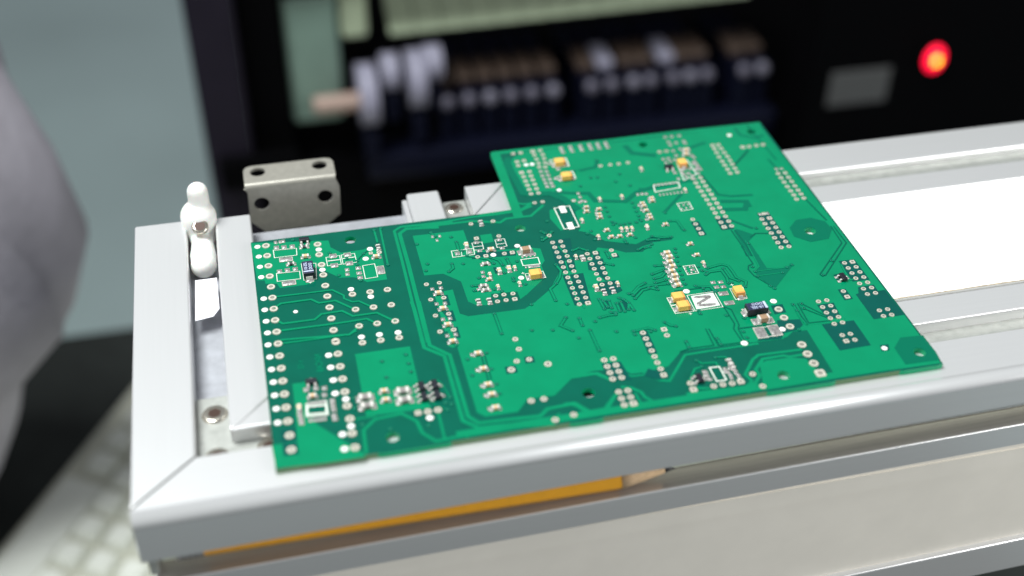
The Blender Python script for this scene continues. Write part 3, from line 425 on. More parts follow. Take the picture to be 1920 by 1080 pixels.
VIA = [
(6.46,4.656),(6.473,3.768),(8.392,4.069),(8.419,3.473),(8.748,3.948),(8.752,3.629),(8.896,3.388),(8.911,2.497),(7.324,3.725),(8.507,3.138),
(7.888,3.611),(9.138,3.718),(9.595,3.172),(8.737,6.488),(8.514,5.62),(8.514,5.62),(8.298,4.863),(10.386,6.126),(10.148,6.262),(10.374,6.486),
(10.368,6.804),(9.411,7.08),(9.838,6.987),(9.533,4.651),(9.554,4.201),(9.782,4.537),(9.768,4.195),(9.623,4.542),(9.674,4.263),(10.212,4.49),
(10.355,3.965),(10.104,4.586),(10.212,4.49),(9.964,4.365),(9.959,4.011),(10.095,4.396),(10.085,3.966),(10.217,4.025),(10.307,4.313),(9.697,4.022),
(9.824,3.965),(9.317,3.856),(9.788,3.885),(10.435,4.713),(11.05,5.094),(10.528,4.613),(11.695,4.909),(10.545,4.459),(11.313,4.856),(11.309,4.716),
(11.09,4.856),(11.59,5.817),(11.835,5.795),(11.382,5.448),(11.802,5.578),(11.38,5.227),(11.799,5.451),(11.345,5.035),(11.68,5.099),(11.976,7.262),
(12.542,7.104),(11.779,7.1),(12.115,7.06),(11.342,6.69),(11.836,6.871),(11.73,6.759),(11.581,6.738),(8.715,8.231),(8.818,8.125),(9.032,8.148),
(8.665,7.918),(8.655,7.784),(10.072,7.816),(10.225,7.921),(10.22,7.475),(11.456,7.307),(11.088,7.217),(11.109,7.111),(12.458,6.499),(12.399,6.326),
(12.385,6.111),(12.308,5.886),(12.291,5.663),(12.222,5.441),(12.221,5.232),(12.179,5.02),(12.177,4.79),(9.032,8.722),(10.114,10.886),(12.761,7.928),
(13.046,7.36),(12.435,4.64),(12.892,4.253),(13.073,5.378),(13.84,4.305),(12.916,5.089),(13.419,4.57),(13.535,5.266),(13.753,4.597),(11.036,3.26),
(11.285,3.036),(12.139,3.409),(12.144,3.556),(11.342,2.336),(11.338,2.104),(14.874,3.23),(14.873,2.945),(15.118,3.202),(15.092,3.007),(12.993,5.207),
(12.876,5.286),(12.827,5.498),(13.284,2.96),(12.834,3.182),(13.044,2.148),(13.036,2.41),(14.404,5.152),(14.401,4.914),(14.391,4.696),(15.159,4.694),
(15.387,4.909),(15.588,4.99),(14.567,4.171),(14.64,4.04),(14.717,6.289),(12.612,4.486),(12.71,4.345),(12.604,4.353),(13.525,4.557),(12.956,4.291),
(13.278,2.985),(15.123,3.218),(15.1,3.019),(16.829,4.927),(14.58,2.161),(16.276,4.342),(14.866,3.211),(1.24,9.414),(2.265,8.51),(2.732,8.119),
(3.017,7.946),(2.995,7.771),(3.248,8.266),(3.877,7.561),(2.407,7.361),(2.988,6.979),(3.723,9.392),(3.938,9.445),(5.966,8.533),(4.882,8.395),
(6.057,7.133),(5.026,7.348),(4.922,7.033),(7.633,5.783),(7.65,6.909),(6.698,5.745),(7.16,6.437),(6.895,5.605),(6.372,6.359),(8.578,4.635),
(7.575,4.834),(8.735,6.504),(9.399,7.072),(9.626,7.157),(9.821,6.991),(5.734,7.204),(5.577,6.843),(6.069,8.247),(6.156,7.764),(7.375,7.102),
(7.4,6.815),(7.353,6.144),(7.339,6.009),(6.111,6.032),(6.301,6.019),(6.124,5.803),(6.289,5.795),(6.946,6.956),(6.249,7.5),(7.187,6.826),(6.922,7.261),
(5.4,8.898),(5.486,8.657),(8.716,8.236),(8.815,8.106),(9.032,8.148),(8.639,7.778),(4.607,1.566),(4.457,1.387),(4.593,1.304),(4.451,1.125),(3.884,.66),
(2.164,2.07),(2.134,1.692),(2.253,1.058),(3.087,3.337),(3.754,3.476),(3.768,3.101),(3.776,2.76),(3.11,2.685),(2.928,.747),(15.259,6.983),
(14.717,6.276),(13.03,7.366),(12.768,8.381),(11.078,8.178),(11.2,8.062),(11.341,8.061),(11.506,8.085),(11.733,8.077),(11.905,8.117),(10.995,8.256),
(10.986,8.109),(11.008,9.076),(11.007,8.829),(10.997,8.557),(11.915,8.878),(11.909,8.632),(11.904,8.39),(11.883,8.212),(11.921,9.125),(11.036,10.799),
(11.253,10.784),(11.769,10.408),(12.023,10.817),(12.152,10.096),(10.577,10.406),(11.503,11.778),(10.627,11.321),(10.064,3.079),(10.664,2.998),
(10.061,2.939),(10.526,2.966),(9.595,3.172),(9.145,3.717),(11.351,1.546),(11.894,1.549),(11.41,1.288),(11.347,2.347),(11.343,2.095),(12.236,2.034),
(12.219,2.283),(5.899,3.073),(5.893,2.412),(5.899,1.807),(5.893,1.422),(5.345,2.923),(5.342,2.27),(5.161,3.562),]
HOLE = [
(2.949,9.056,.178),(8.136,8.549,.17),(2.94,.479,.175),(8.171,.972,.175),(13.426,.502,.17),(16.84,6.504,.178),(17.286,12.457,.165),(13.351,12.429,.165),
(17.422,.566,.165),]
LEAD = [
('+',1.556,7.204),('+',7.683,6.304),('+',11.863,3.47),('+',13.488,4.46),('-',13.382,3.333),]
ZPAD = [
(12.143,4.212),(12.819,4.218),(12.818,3.633),(12.097,3.607),]
ZB = [
(12.193,4.13),(12.694,4.076),(12.569,4.006),(12.229,3.838),(12.214,3.751),(12.721,3.705),]
WP = [
(9.672,9.231,.19,.36),(9.673,8.319,.19,.36),]

BW, BH, NX, ND, TH_ = 17.814, 9.57, 8.16, 3.42, 0.16
board = tag(empty('circuit_board'), 'green L-shaped circuit board lying on the aluminium bars, full of pads and chips', 'circuit board')
holes = [(x, y, r) for x, y, r in HOLE]
GREEN = [(2.5, 4.35), (7.4, 8.3), (12.75, 14.7), (16.55, 17.78)]        # coated stretches of the near edge, light through them put into the green
outline = [(0.0, 0.0)]
for a, b in GREEN: outline += [(a, 0.0), (a+.12, -.022), (b-.12, -.022), (b, 0.0)]
outline += [(BW, 0.0), (BW, BH+ND-.04), (BW-.04, BH+ND), (NX, BH+ND), (NX, BH), (0.0, BH)]
def fill(bm, pts, z, hl=(), mi=0, flip=False):
    loops = [[Vector((p[0], p[1], 0)) for p in pts]] + [[Vector((p[0], p[1], 0)) for p in circ(x, y, r, 24)] for x, y, r in hl]
    flat = [v for l in loops for v in l]; vs = [bm.verts.new((v.x, v.y, z)) for v in flat]
    for t in tessellate_polygon(loops):
        a, b, c = [flat[i] for i in t]; s = (b-a).cross(c-a).z
        if abs(s) < 1e-9: continue
        idx = t if (s > 0) != flip else t[::-1]
        try: f = bm.faces.new([vs[i] for i in idx]); f.material_index = mi
        except ValueError: pass
    return vs
def inside(x, y, pts):
    c = False; n = len(pts)
    for i in range(n):
        x0, y0 = pts[i]; x1, y1 = pts[(i+1) % n]
        if (y0 > y) != (y1 > y) and x < (x1-x0)*(y-y0)/(y1-y0)+x0: c = not c
    return c
bm = bmesh.new(); FLAT.add(id(bm))
fill(bm, outline, 0, holes); fill(bm, outline, -TH_, holes, flip=True)
n = len(outline)
for i in range(n):
    p, q = outline[i], outline[(i+1) % n]
    mi = 1
    if p[1] < -.001 or q[1] < -.001: mi = 2
    if p[1] > 1 and q[1] > 1: mi = 2
    if p[0] >= BW-.1 and q[0] >= BW-.1: mi = 2
    f = bm.faces.new([bm.verts.new((p[0], p[1], -TH_)), bm.verts.new((q[0], q[1], -TH_)), bm.verts.new((q[0], q[1], 0)), bm.verts.new((p[0], p[1], 0))]); f.material_index = mi
for x, y, r in holes:
    c = circ(x, y, r, 24)
    for i in range(24):
        p, q = c[i], c[(i+1) % 24]
        f = bm.faces.new([bm.verts.new((p[0], p[1], 0)), bm.verts.new((q[0], q[1], 0)), bm.verts.new((q[0], q[1], -TH_)), bm.verts.new((p[0], p[1], -TH_))]); f.material_index = 2
obj('laminate', bm, [m_dark, m_edge, m_edge_g], board)
m_hole = mat('mask_round_hole', (0.0, 0.140, 0.078), .22, spec=.22)
MAT = {'h': m_hole, 'l': m_light, 'd': m_window, 'm': m_mid, 'o': m_groove, 'w': m_dark}
NAME = {'h': 'clearance_window', 'l': 'copper_pour', 'd': 'clearance_window', 'w': 'clearance_window'}
BASE = {'h': .0060, 'l': .0020, 'd': .0060, 'w': .0195}
for k, (col, pts) in enumerate(POUR):
    hl = [h for h in holes if inside(h[0], h[1], pts)]
    bm = bmesh.new(); FLAT.add(id(bm)); z = BASE[col] + k*.00005
    fill(bm, pts, z, hl)
    obj(NAME[col], bm, MAT[col], board)
def strip(bm, pts, w, z, mi=0, cap=True):
    P = [Vector((p[0], p[1])) for p in pts]; n = len(P)
    lft, rgt = [], []
    for i in range(n):
        d0 = (P[i]-P[i-1]).normalized() if i else (P[1]-P[0]).normalized(); d1 = (P[i+1]-P[i]).normalized() if i < n-1 else d0
        t = (d0+d1); t = t.normalized() if t.length > 1e-6 else d0
        nn = Vector((-t.y, t.x)); k = w/2/max(.45, abs(nn.dot(Vector((-d0.y, d0.x)))))
        e = Vector((0, 0))
        if cap and i == 0: e = -d0*w*.35
        if cap and i == n-1: e = d0*w*.35
        lft.append(bm.verts.new((*(P[i]+nn*k+e), z))); rgt.append(bm.verts.new((*(P[i]-nn*k+e), z)))
    for i in range(n-1):
        f = bm.faces.new([rgt[i], rgt[i+1], lft[i+1], lft[i]]); f.material_index = mi
TB = {'l': .0042, 'd': .0090, 'o': .0100, 'm': .0145}
fine = bmesh.new(); FLAT.add(id(fine))
for k, (col, wd, pts) in enumerate(TR):
    z = TB[col] + k*.00002
    if col == 'l' or wd >= .09:
        bm = bmesh.new(); FLAT.add(id(bm)); strip(bm, pts, wd, z)
        obj('copper_trace' if col == 'l' else 'clearance_track', bm, MAT[col] if col != 'd' else m_hole, board)
    else: strip(fine, pts, wd, z, {'d': 0, 'o': 0, 'm': 1, 'l': 1}[col])
tag(obj('fine_trace', fine, [m_groove, m_light], board), kind='stuff')
vb = bmesh.new(); FLAT.add(id(vb))
for k, (x, y) in enumerate(VIA):
    z = .0190 + k*.000002
    fill(vb, circ(x, y, .058, 14), z, mi=2); fill(vb, circ(x, y, .043, 12), z+.001, mi=1); fill(vb, circ(x+.003, y, .023, 8), z+.002, mi=0)
tag(obj('via', vb, [m_via, m_viaring, m_groove], board), kind='stuff')
# pads -------------------------------------------------------------
def ring_mesh(r, square=False):
    bm = bmesh.new(); FLAT.add(id(bm)); n = 20
    ri = r*.52
    inn = circ(0, 0, ri, n)
    if square:
        outp = []
        for k in range(n):
            a = 2*PI*k/n; c, s = math.cos(a), math.sin(a); q = r/max(abs(c), abs(s)); outp.append((c*q, s*q))
    else: outp = circ(0, 0, r, n)
    z0, z1 = 0.006, 0.026
    lo = [bm.verts.new((x*1.0, y*1.0, z0)) for x, y in outp]; hi = [bm.verts.new((x*.93, y*.93, z1)) for x, y in outp]
    ii = [bm.verts.new((x, y, z1)) for x, y in inn]; ib = [bm.verts.new((x*.85, y*.85, z1-.013)) for x, y in inn]
    for k in range(n):
        j = (k+1) % n
        bm.faces.new([lo[k], lo[j], hi[j], hi[k]]); bm.faces.new([hi[k], hi[j], ii[j], ii[k]])
        f = bm.faces.new([ii[k], ii[j], ib[j], ib[k]]); f.material_index = 1
    f = bm.faces.new(ib); f.material_index = 1
    return mesh('pad', bm, [m_tin, m_core])
cache = {}
def get(key, fn):
    if key not in cache: cache[key] = fn()
    return cache[key]
for x, y, r in TH: link('through_hole_pad', get(('t', r), lambda: ring_mesh(r)), board, (x, y, 0))
for x, y, r in SQ: link('square_pad', get(('s', r), lambda: ring_mesh(r, True)), board, (x, y, 0))
def dome(r):
    bm = bmesh.new(); lathe(bm, [(r, .004), (r*.97, .016), (r*.8, .027), (r*.45, .033), (.001, .034)], 20); return mesh('test_point', bm, m_white, True)
for x, y, r in BL: link('test_point', get(('b', r), lambda: dome(r)), board, (x, y, 0))
def pad_mesh(w, h, seed):
    rnd = random.Random(seed); bm = bmesh.new()
    box(bm, -w/2, w/2, -h/2, h/2, .004, .020, 0, .008, 1)
    n, m = 6, 6; V = []                                            # the reflowed paste on top: uneven lump
    for i in range(n+1):
        row = []
        for j in range(m+1):
            u, v = i/n*2-1, j/m*2-1; e = max(0, 1-u*u)*max(0, 1-v*v)
            sx = w/2*.9*u*(1-.12*v*v); sy = h/2*.9*v*(1-.12*u*u)
            row.append(bm.verts.new((sx, sy, .0205 + min(.035, min(w, h)*.3)*e**.45*rnd.uniform(.55, 1.05) if e > 0 else .0205)))
        V.append(row)
    for i in range(n):
        for j in range(m): f = bm.faces.new([V[i][j], V[i+1][j], V[i+1][j+1], V[i][j+1]]); f.material_index = 1; f.smooth = True
    return mesh('solder_pad', bm, [m_padbase, m_solder])
for i, (x, y, pw, ph) in enumerate(PD):
    pw, ph = round(pw*1.12, 3), round(ph*1.32, 3)
    link('solder_pad', get(('p', pw, ph, i % 4), lambda: pad_mesh(pw, ph, i)), board, (x, y, .0006*(i % 9)), random.uniform(-.04, .04))
for x, y, pw, ph in WP:
    bm = bmesh.new(); box(bm, -pw/2, pw/2, -ph/2, ph/2, .004, .03, 0, .01, 2); obj('bare_pad', bm, m_white, board, loc=(x, y, 0))
# chips ------------------------------------------------------------
DIM = {'0402': (.145, .085, .068), '0603': (.195, .115, .085), '1206': (.32, .19, .16)}
def chip_body(kind, size):
    l, w_, h = DIM[size]; e = l*.27
    if kind == 'b': e = l*.16
    if kind in 'rg': h *= .62
    bm = bmesh.new(); box(bm, -l/2+e, l/2-e, -w_/2+.004, w_/2-.004, .022, .022+h-.004, 0, .006, 1)
    return mesh('chip_body', bm, {'c': m_tan, 'b': m_brown, 'g': m_grey, 'r': m_res}[kind])
def chip_end(kind, size):
    l, w_, h = DIM[size]; e = l*.27
    if kind == 'b': e = l*.16
    if kind in 'rg': h *= .62
    bm = bmesh.new(); box(bm, 0, e, -w_/2, w_/2, .021, .022+h, 0, .009, 2)
    return mesh('chip_terminal', bm, m_term, False)
for i, (kind, o, size, x, y) in enumerate(CH):
    l, w_, h = DIM[size]; e = l*(.16 if kind == 'b' else .27); rz = (0 if o == 'h' else PI/2) + random.uniform(-.06, .06)
    nm = {'c': 'chip_capacitor', 'b': 'chip_capacitor', 'g': 'chip_resistor', 'r': 'chip_resistor'}[kind]
    b = link(nm, get(('cb', kind, size), lambda: chip_body(kind, size)), board, (x, y, .0003*(i % 7)), rz)
    em = get(('ce', kind, size), lambda: chip_end(kind, size))
    link('terminal', em, b, (l/2-e, 0, 0)); link('terminal', em, b, (-l/2+e, 0, 0), PI)
    pw = w_*1.25
    for s in (-1, 1):
        d = s*(l/2+.012); q = l*.42
        px, py = (x+d, y) if o == 'h' else (x, y+d)
        link('solder_pad', get(('p', round(q, 3), round(pw, 3), i % 3), lambda: pad_mesh(q, pw, i)), board, (px, py, .0004*(i % 5)), rz)
# small transistors -----------------------------------------------
def sot_body():
    bm = bmesh.new(); box(bm, -.075, .075, -.15, .15, .03, .13, 0, .018, 2); return mesh('transistor_body', bm, m_black)
def sot_lead():
    bm = bmesh.new(); box(bm, 0, .05, -.028, .028, .06, .085, 0, .006, 1); box(bm, .04, .062, -.028, .028, .02, .08, 0, .006, 1); box(bm, .052, .1, -.032, .032, .018, .04, 0, .008, 1); return mesh('lead', bm, m_term)
for o, x, y in SOT:
    rz = {'l': PI, 'r': 0, 'f': -PI/2, 'b': PI/2}[o]
    b = link('transistor', get('sb', sot_body), board, (x, y, 0), rz)
    lm = get('sl', sot_lead)
    link('lead', lm, b, (.07, .095, 0)); link('lead', lm, b, (.07, -.095, 0)); link('lead', lm, b, (-.07, 0, 0), PI)
    for dx, dy in ((.15, .095), (.15, -.095), (-.15, 0)):
        v = Matrix.Rotation(rz, 2) @ Vector((dx, dy)); link('solder_pad', get(('p', .1, .1, 1), lambda: pad_mesh(.1, .1, 3)), board, (x+v.x, y+v.y, .001), rz)
def text_mesh(s, size, m, depth=.003):
    cu = bpy.data.curves.new('t', 'FONT'); cu.body = s; cu.size = size; cu.extrude = depth; cu.offset = size*.012; cu.align_x = 'LEFT'
    o = bpy.data.objects.new('t', cu); C.objects.link(o); dg = bpy.context.evaluated_depsgraph_get(); dg.update()
    me = bpy.data.meshes.new_from_object(o.evaluated_get(dg)); bpy.data.objects.remove(o); me.materials.clear(); me.materials.append(m); return me
# tantalum capacitors ---------------------------------------------
for kind, o, wx, wy, x, y, side in TAN:
    L_, W_ = (max(wx, wy), min(wx, wy)); L_ = .34 if kind == 'y' else L_
    if kind == 'y':
        rz = 0 if o == 'h' else -PI/2; h = .20; bm = bmesh.new()
        box(bm, -L_/2, L_/2-.05, -.135, .135, .03, h, 0, .012, 2)
        b = obj('tantalum_capacitor', bm, m_yel, board, loc=(x, y, 0), rz=rz); b['label'] = 'amber moulded tantalum capacitor'
        bm = bmesh.new(); box(bm, L_/2-.049, L_/2, -.132, .132, .031, h-.002, 0, .010, 2); obj('polarity_end', bm, m_yend, b)
        for s in (-1, 1):
            bm = bmesh.new(); box(bm, -.025, .012, -.07, .07, .02, .1, 0, .005, 1); obj('terminal', bm, m_term, b, loc=(s*(L_/2+.006), 0, 0), rz=0 if s > 0 else PI)
        for s in (-1, 1):
            v = Matrix.Rotation(rz, 2) @ Vector((s*(L_/2+.02), -.01)); link('solder_pad', get(('p', .16, .2, 1), lambda: pad_mesh(.16, .2, 5)), board, (x+v.x, y+v.y, .0015), rz)
    else:
        rz = PI/2 if o == 'v' else PI; h = .26; bm = bmesh.new()
        box(bm, -.3, .3, -.16, .16, .035, h, 0, .014, 2)
        b = obj('tantalum_capacitor', bm, m_black, board, loc=(x, y, 0), rz=rz); b['label'] = 'black tantalum capacitor printed 10-35'
        bm = bmesh.new(); box(bm, -.285, .285, -.146, .146, h-.002, h+.0015); obj('top_face', bm, m_blue, b)
        bm = bmesh.new(); box(bm, -.225 if o == 'v' else -.285, -.175 if o == 'v' else -.215, -.145, .145, h-.001, h+.004); obj('polarity_band', bm, m_print, b)
        x0 = -.14 if o == 'v' else -.185
        link('marking', text_mesh('10-35L', .135, m_print), b, (x0, .025, h+.003)); link('marking', text_mesh('DO', .135, m_print), b, (x0, -.115, h+.003))
        bm = bmesh.new(); FLAT.add(id(bm))
        for r_ in (.052, .028):
            a = circ(0, 0, r_, 20); c = circ(0, 0, r_-.011, 20)
            for k in range(20):
                j = (k+1) % 20; bm.faces.new([bm.verts.new((*a[k], 0)), bm.verts.new((*a[j], 0)), bm.verts.new((*c[j], 0)), bm.verts.new((*c[k], 0))])
        obj('maker_mark', bm, m_print, b, loc=(x0+.27, -.068, h+.005))
        for s in (-1, 1):
            bm = bmesh.new(); box(bm, -.03, .02, -.1, .1, .02, .14, 0, .008, 1); obj('terminal', bm, m_term, b, loc=(s*.3, 0, 0), rz=0 if s > 0 else PI)
            v = Matrix.Rotation(rz, 2) @ Vector((s*.33, 0)); link('solder_pad', get(('p', .16, .24, 1), lambda: pad_mesh(.16, .24, 5)), board, (x+v.x, y+v.y, .0015), rz)
for ch_, x, y in LEAD:
    bm = bmesh.new(); box(bm, -.05, .05, -.009, .009, .011, .014)
    if ch_ == '+': box(bm, -.009, .009, -.05, -.0095, .011, .014); box(bm, -.009, .009, .0095, .05, .011, .014)
    obj('polarity_mark', bm, m_silk, board, loc=(x, y, 0))
for k, (wd, pts) in enumerate(OUT):
    bm = bmesh.new(); FLAT.add(id(bm)); z = .0170 + k*.00005
    if len(pts) == 2: strip(bm, pts, wd, z)
    else:
        nn = len(pts); P = [Vector(p) for p in pts]; ctr = sum(P, Vector((0, 0)))/nn
        a = []; b = []
        for i in range(nn):
            d0 = (P[i]-P[i-1]).normalized(); d1 = (P[(i+1) % nn]-P[i]).normalized(); nrm = Vector((-(d0+d1).y, (d0+d1).x)).normalized()
            q = wd/2/max(.4, nrm.dot(Vector((-d0.y, d0.x)))); a.append(bm.verts.new((*(P[i]+nrm*q), z))); b.append(bm.verts.new((*(P[i]-nrm*q), z)))
        for i in range(nn): j = (i+1) % nn; bm.faces.new([a[i], a[j], b[j], b[i]])
    obj('silkscreen_outline', bm, m_silk, board)
# large thermal pad with a zigzag bead of paste
bm = bmesh.new(); prism(bm, ZPAD[::-1], .004, .022); obj('thermal_pad', bm, m_silk, board)
bm = bmesh.new(); P = [Vector(p) for p in ZB]; pts = []
for i in range(len(P)-1):
    for t in range(6): pts.append(P[i].lerp(P[i+1], t/6))
pts.append(P[-1])
for _ in range(3): pts = [pts[0]]+[(pts[i-1]+pts[i]*2+pts[i+1])/4 for i in range(1, len(pts)-1)]+[pts[-1]]
rings = []
for i, p in enumerate(pts):
    d = (pts[min(i+1, len(pts)-1)]-pts[max(i-1, 0)]).normalized(); nn = Vector((-d.y, d.x)); r_ = .052*(1+.15*random.uniform(-1, 1))
    if i in (0, len(pts)-1): r_ *= .3
    rings.append([bm.verts.new((*(p+nn*r_*math.cos(a)), .020+max(0, .030*math.sin(a)))) for a in [PI*k/6 for k in range(7)]])
for i in range(len(rings)-1):
    for k in range(6): bm.faces.new([rings[i][k], rings[i+1][k], rings[i+1][k+1], rings[i][k+1]])
obj('paste_bead', bm, m_solder, board, True)
# etched lettering, faint, mirrored and turned
for s, x, y in (('NVCAB', 1.52, 4.02), ('v 12', 1.02, 3.85)):
    t = link('etched_text', text_mesh(s, .26 if s[0] == 'N' else .22, m_mid, .0005), board, (x, y, .006), -PI/2); t.scale = (.85, -1, 1)

# ------------------------------------------------------------------ the aluminium frame the board lies on
frame = tag(empty('conveyor_frame', (0, 0, 0)), 'silver aluminium bar frame with mitred corner that carries the green board', 'frame')
ZT = -.164
def bar(name, pts, z0, z1, m, bev=.07, seg=4): 
    bm = bmesh.new(); prism(bm, pts, z0, z1, 0, bev, seg); return obj(name, bm, m, frame)
XR = 46
ox = -3.46
bar('outer_bar', [(ox, -.39), (-1.905, 1.05), (-1.905, 11.42), (ox, 11.42)], -1.5, ZT, m_aluy, .06)
# front bar: a generous rounded front edge
def front_bar():
    bm = bmesh.new(); y0 = lambda x: -.78+.006*(x-ox); prof = []
    r = .32
    prof = [(.09, -1.45), (.09, None), (0, None)] + [(r-r*math.cos(R(a)), ZT-r+r*math.sin(R(a))) for a in range(0, 91, 10)]
    rows = []
    for x, yo in ((ox+.012, 0), (XR, 0)):
        zb = -1.66+.0125*(x-ox); row = [bm.verts.new((x, y0(x)+p[0], zb if p[1] is None else p[1])) for p in prof]
        rows.append(row)
    ins = [bm.verts.new((-1.89, .985, ZT)), bm.verts.new((XR, 1.06, ZT)), bm.verts.new((-1.89, .985, -1.45)), bm.verts.new((XR, 1.06, -1.45))]
    for i in range(len(prof)-1): f = bm.faces.new([rows[0][i], rows[1][i], rows[1][i+1], rows[0][i+1]]); f.smooth = i > 2
    bm.faces.new([rows[0][-1], rows[1][-1], ins[1], ins[0]]); bm.faces.new([ins[0], ins[1], ins[3], ins[2]])
    bm.faces.new([rows[0][0], ins[2], ins[3], rows[1][0]]); bm.faces.new(rows[0] + [ins[0], ins[2]]); bm.faces.new(rows[1][::-1] + [ins[3], ins[1]])
    return obj('outer_bar', bm, m_alu, frame)
front_bar()
bm = bmesh.new(); prism(bm, [(ox+.02, -.52), (-1.86, .96), (-1.92, 1.08), (ox+.02, -.33)], -1.4, ZT-.012); obj('mitre_shade_filler', bm, m_joint, frame)  # dark sheet added inside the seam to stand for its shade
bar('inner_bar', [(-1.03, 1.79), (.06, 2.86), (.06, 11.36), (-1.03, 11.36)], -.62, ZT, m_aluy, .06)
bar('inner_bar', [(-1.012, 1.778), (XR, 1.98), (XR, 3.04), (.078, 2.846)], -.62, ZT, m_alu, .06)
bar('inner_bar', [(6.1, 8.05), (XR, 8.05), (XR, 9.02), (6.1, 9.02)], -.62, ZT, m_alu, .05)
bar('outer_bar', [(8.5, 9.86), (XR, 9.86), (XR, 11.37), (8.5, 11.37)], -1.5, ZT, m_alu, .1)
bar('inner_bar', [(5.03, 3.2), (6.08, 3.2), (6.08, 11.44), (5.03, 11.44)], -.62, ZT, m_aluy, .08)
bar('mitre_block', [(6.95, 9.83), (8.27, 11.44), (6.95, 11.44)], -.62, ZT, m_aluy, .03)
bar('mitre_block', [(6.985, 9.80), (8.25, 9.80), (8.30, 9.86), (8.30, 11.40)], -.62, ZT, m_alu, .03)
bar('guide_wall', [(4.86, 3.2), (5.02, 3.2), (5.02, 11.3), (4.86, 11.3)], -.9, -.30, m_aluy, .05)
bm = bmesh.new(); prism(bm, [(ox+.1, -.2), (XR, 0), (XR, 11.30), (ox+.1, 11.38)], -1.45, -.95); obj('base_plate', bm, m_floorplate, frame)
bm = bmesh.new(); prism(bm, [(-1.89, 1.0), (1.8, 1.02), (1.8, 2.3), (-.95, 2.4), (-.95, 3.62), (-1.89, 3.62)], -.94, -.64, 0, .02, 2); obj('corner_plate', bm, m_plate, frame)
bm = bmesh.new(); prism(bm, [(6.1, 9.2), (6.94, 9.2), (6.94, 11.40), (6.1, 11.40)], -.94, -.66, 0, .02, 2); obj('corner_plate', bm, m_plate, frame)
bm = bmesh.new(); prism(bm, [(6.12, 3.03), (XR, 3.045), (XR, 8.04), (6.12, 8.04)], -.6, -.185); obj('white_panel', bm, m_card, frame)
bm = bmesh.new(); rnd = random.Random(3); x = 16.0; row = []
while x < 30: row.append((x, 3.045+rnd.uniform(0, .035))); x += rnd.uniform(.06, .3)
vs0 = [bm.verts.new((a, 3.03, -.176)) for a, b in row]; vs1 = [bm.verts.new((a, b, -.1755)) for a, b in row]
for i in range(len(row)-1): bm.faces.new([vs0[i], vs0[i+1], vs1[i+1], vs1[i]])
obj('torn_edge', bm, m_cardedge, frame)
for y0, y1 in ((9.04, 9.84),):
    bm = bmesh.new(); box(bm, 8.5, XR, y0, y1, -.94, -.42); obj('groove_floor', bm, m_plate, frame)
bm = bmesh.new(); box(bm, 6.1, XR, 1.09, 1.96, -.94, -.56); obj('groove_floor', bm, m_plate, frame)
def rail_screw(x, y, z, r=.36):
    bm = bmesh.new(); lathe(bm, [(r, z-.3), (r, z+.03), (r*.97, z+.06), (r*.86, z+.11), (r*.74, z+.125), (r*.5, z+.125)], 32); 
    b = obj('screw', bm, m_screw, frame, True, loc=(x, y, 0))
    bm = bmesh.new(); pts = circ(0, 0, r*.5, 6, .3); prism(bm, pts, z-.1, z+.128); obj('hex_socket', bm, m_socket, b)
    bm = bmesh.new(); lathe(bm, [(r*1.12, z-.1), (r*1.14, z-.01), (r*1.04, z+.012), (r*1.0, z+.0)], 32); obj('washer', bm, m_plate, b, True)
rail_screw(-1.42, 2.93, -.70); rail_screw(-1.42, 1.35, -.72); rail_screw(-.1, 1.45, -.72); rail_screw(6.52, 11.0, -.74, .33)
# lower bars and front panel
SL = lambda x: .020*x
bm = bmesh.new(); prism(bm, [(ox+.35, .06), (XR, .06), (XR, .3), (ox+.35, .3)], -2.6, -1.5); obj('recess_wall', bm, m_recess, frame)
bm = bmesh.new(); prism(bm, [(ox+.35, -.02), (XR, -.02), (XR, .055), (ox+.35, .055)], -2.52, -1.75, zf=SL); obj('recess_strip', bm, m_recess, frame)
bm = bmesh.new(); prism(bm, [(ox+.2, -.7), (XR, -.7), (XR, .3), (ox+.2, .3)], -3.34, -2.53, 0, .035, 3, zf=lambda x: .018*x); obj('lower_bar', bm, m_alu, frame)
bm = bmesh.new(); prism(bm, [(ox+.24, -.66), (XR, -.66), (XR, .05), (ox+.24, .05)], -2.54, -2.527, zf=lambda x: .018*x); obj('ledge_top', bm, m_ledge, frame)
bm = bmesh.new(); prism(bm, [(ox+.3, -.62), (XR, -.62), (XR, -.3), (ox+.3, -.3)], -8.2, -2.9); obj('front_panel', bm, m_card2, frame)
bm = bmesh.new(); prism(bm, [(ox+.3, -.66), (XR, -.66), (XR, -.619), (ox+.3, -.619)], -3.94, -3.30, zf=lambda x: .004*x); obj('panel_lip', bm, m_card2, frame)
bm = bmesh.new(); prism(bm, [(ox+.2, -.80), (XR, -.80), (XR, .3), (ox+.2, .3)], -9.4, -8.02, 0, .06, 3, zf=lambda x: .034*x); obj('lower_bar', bm, m_alu, frame)
bm = bmesh.new(); box(bm, ox+.1, ox+.32, -.5, .2, -2.5, -1.53, 0, .03, 2); obj('end_foot', bm, m_plate, frame)

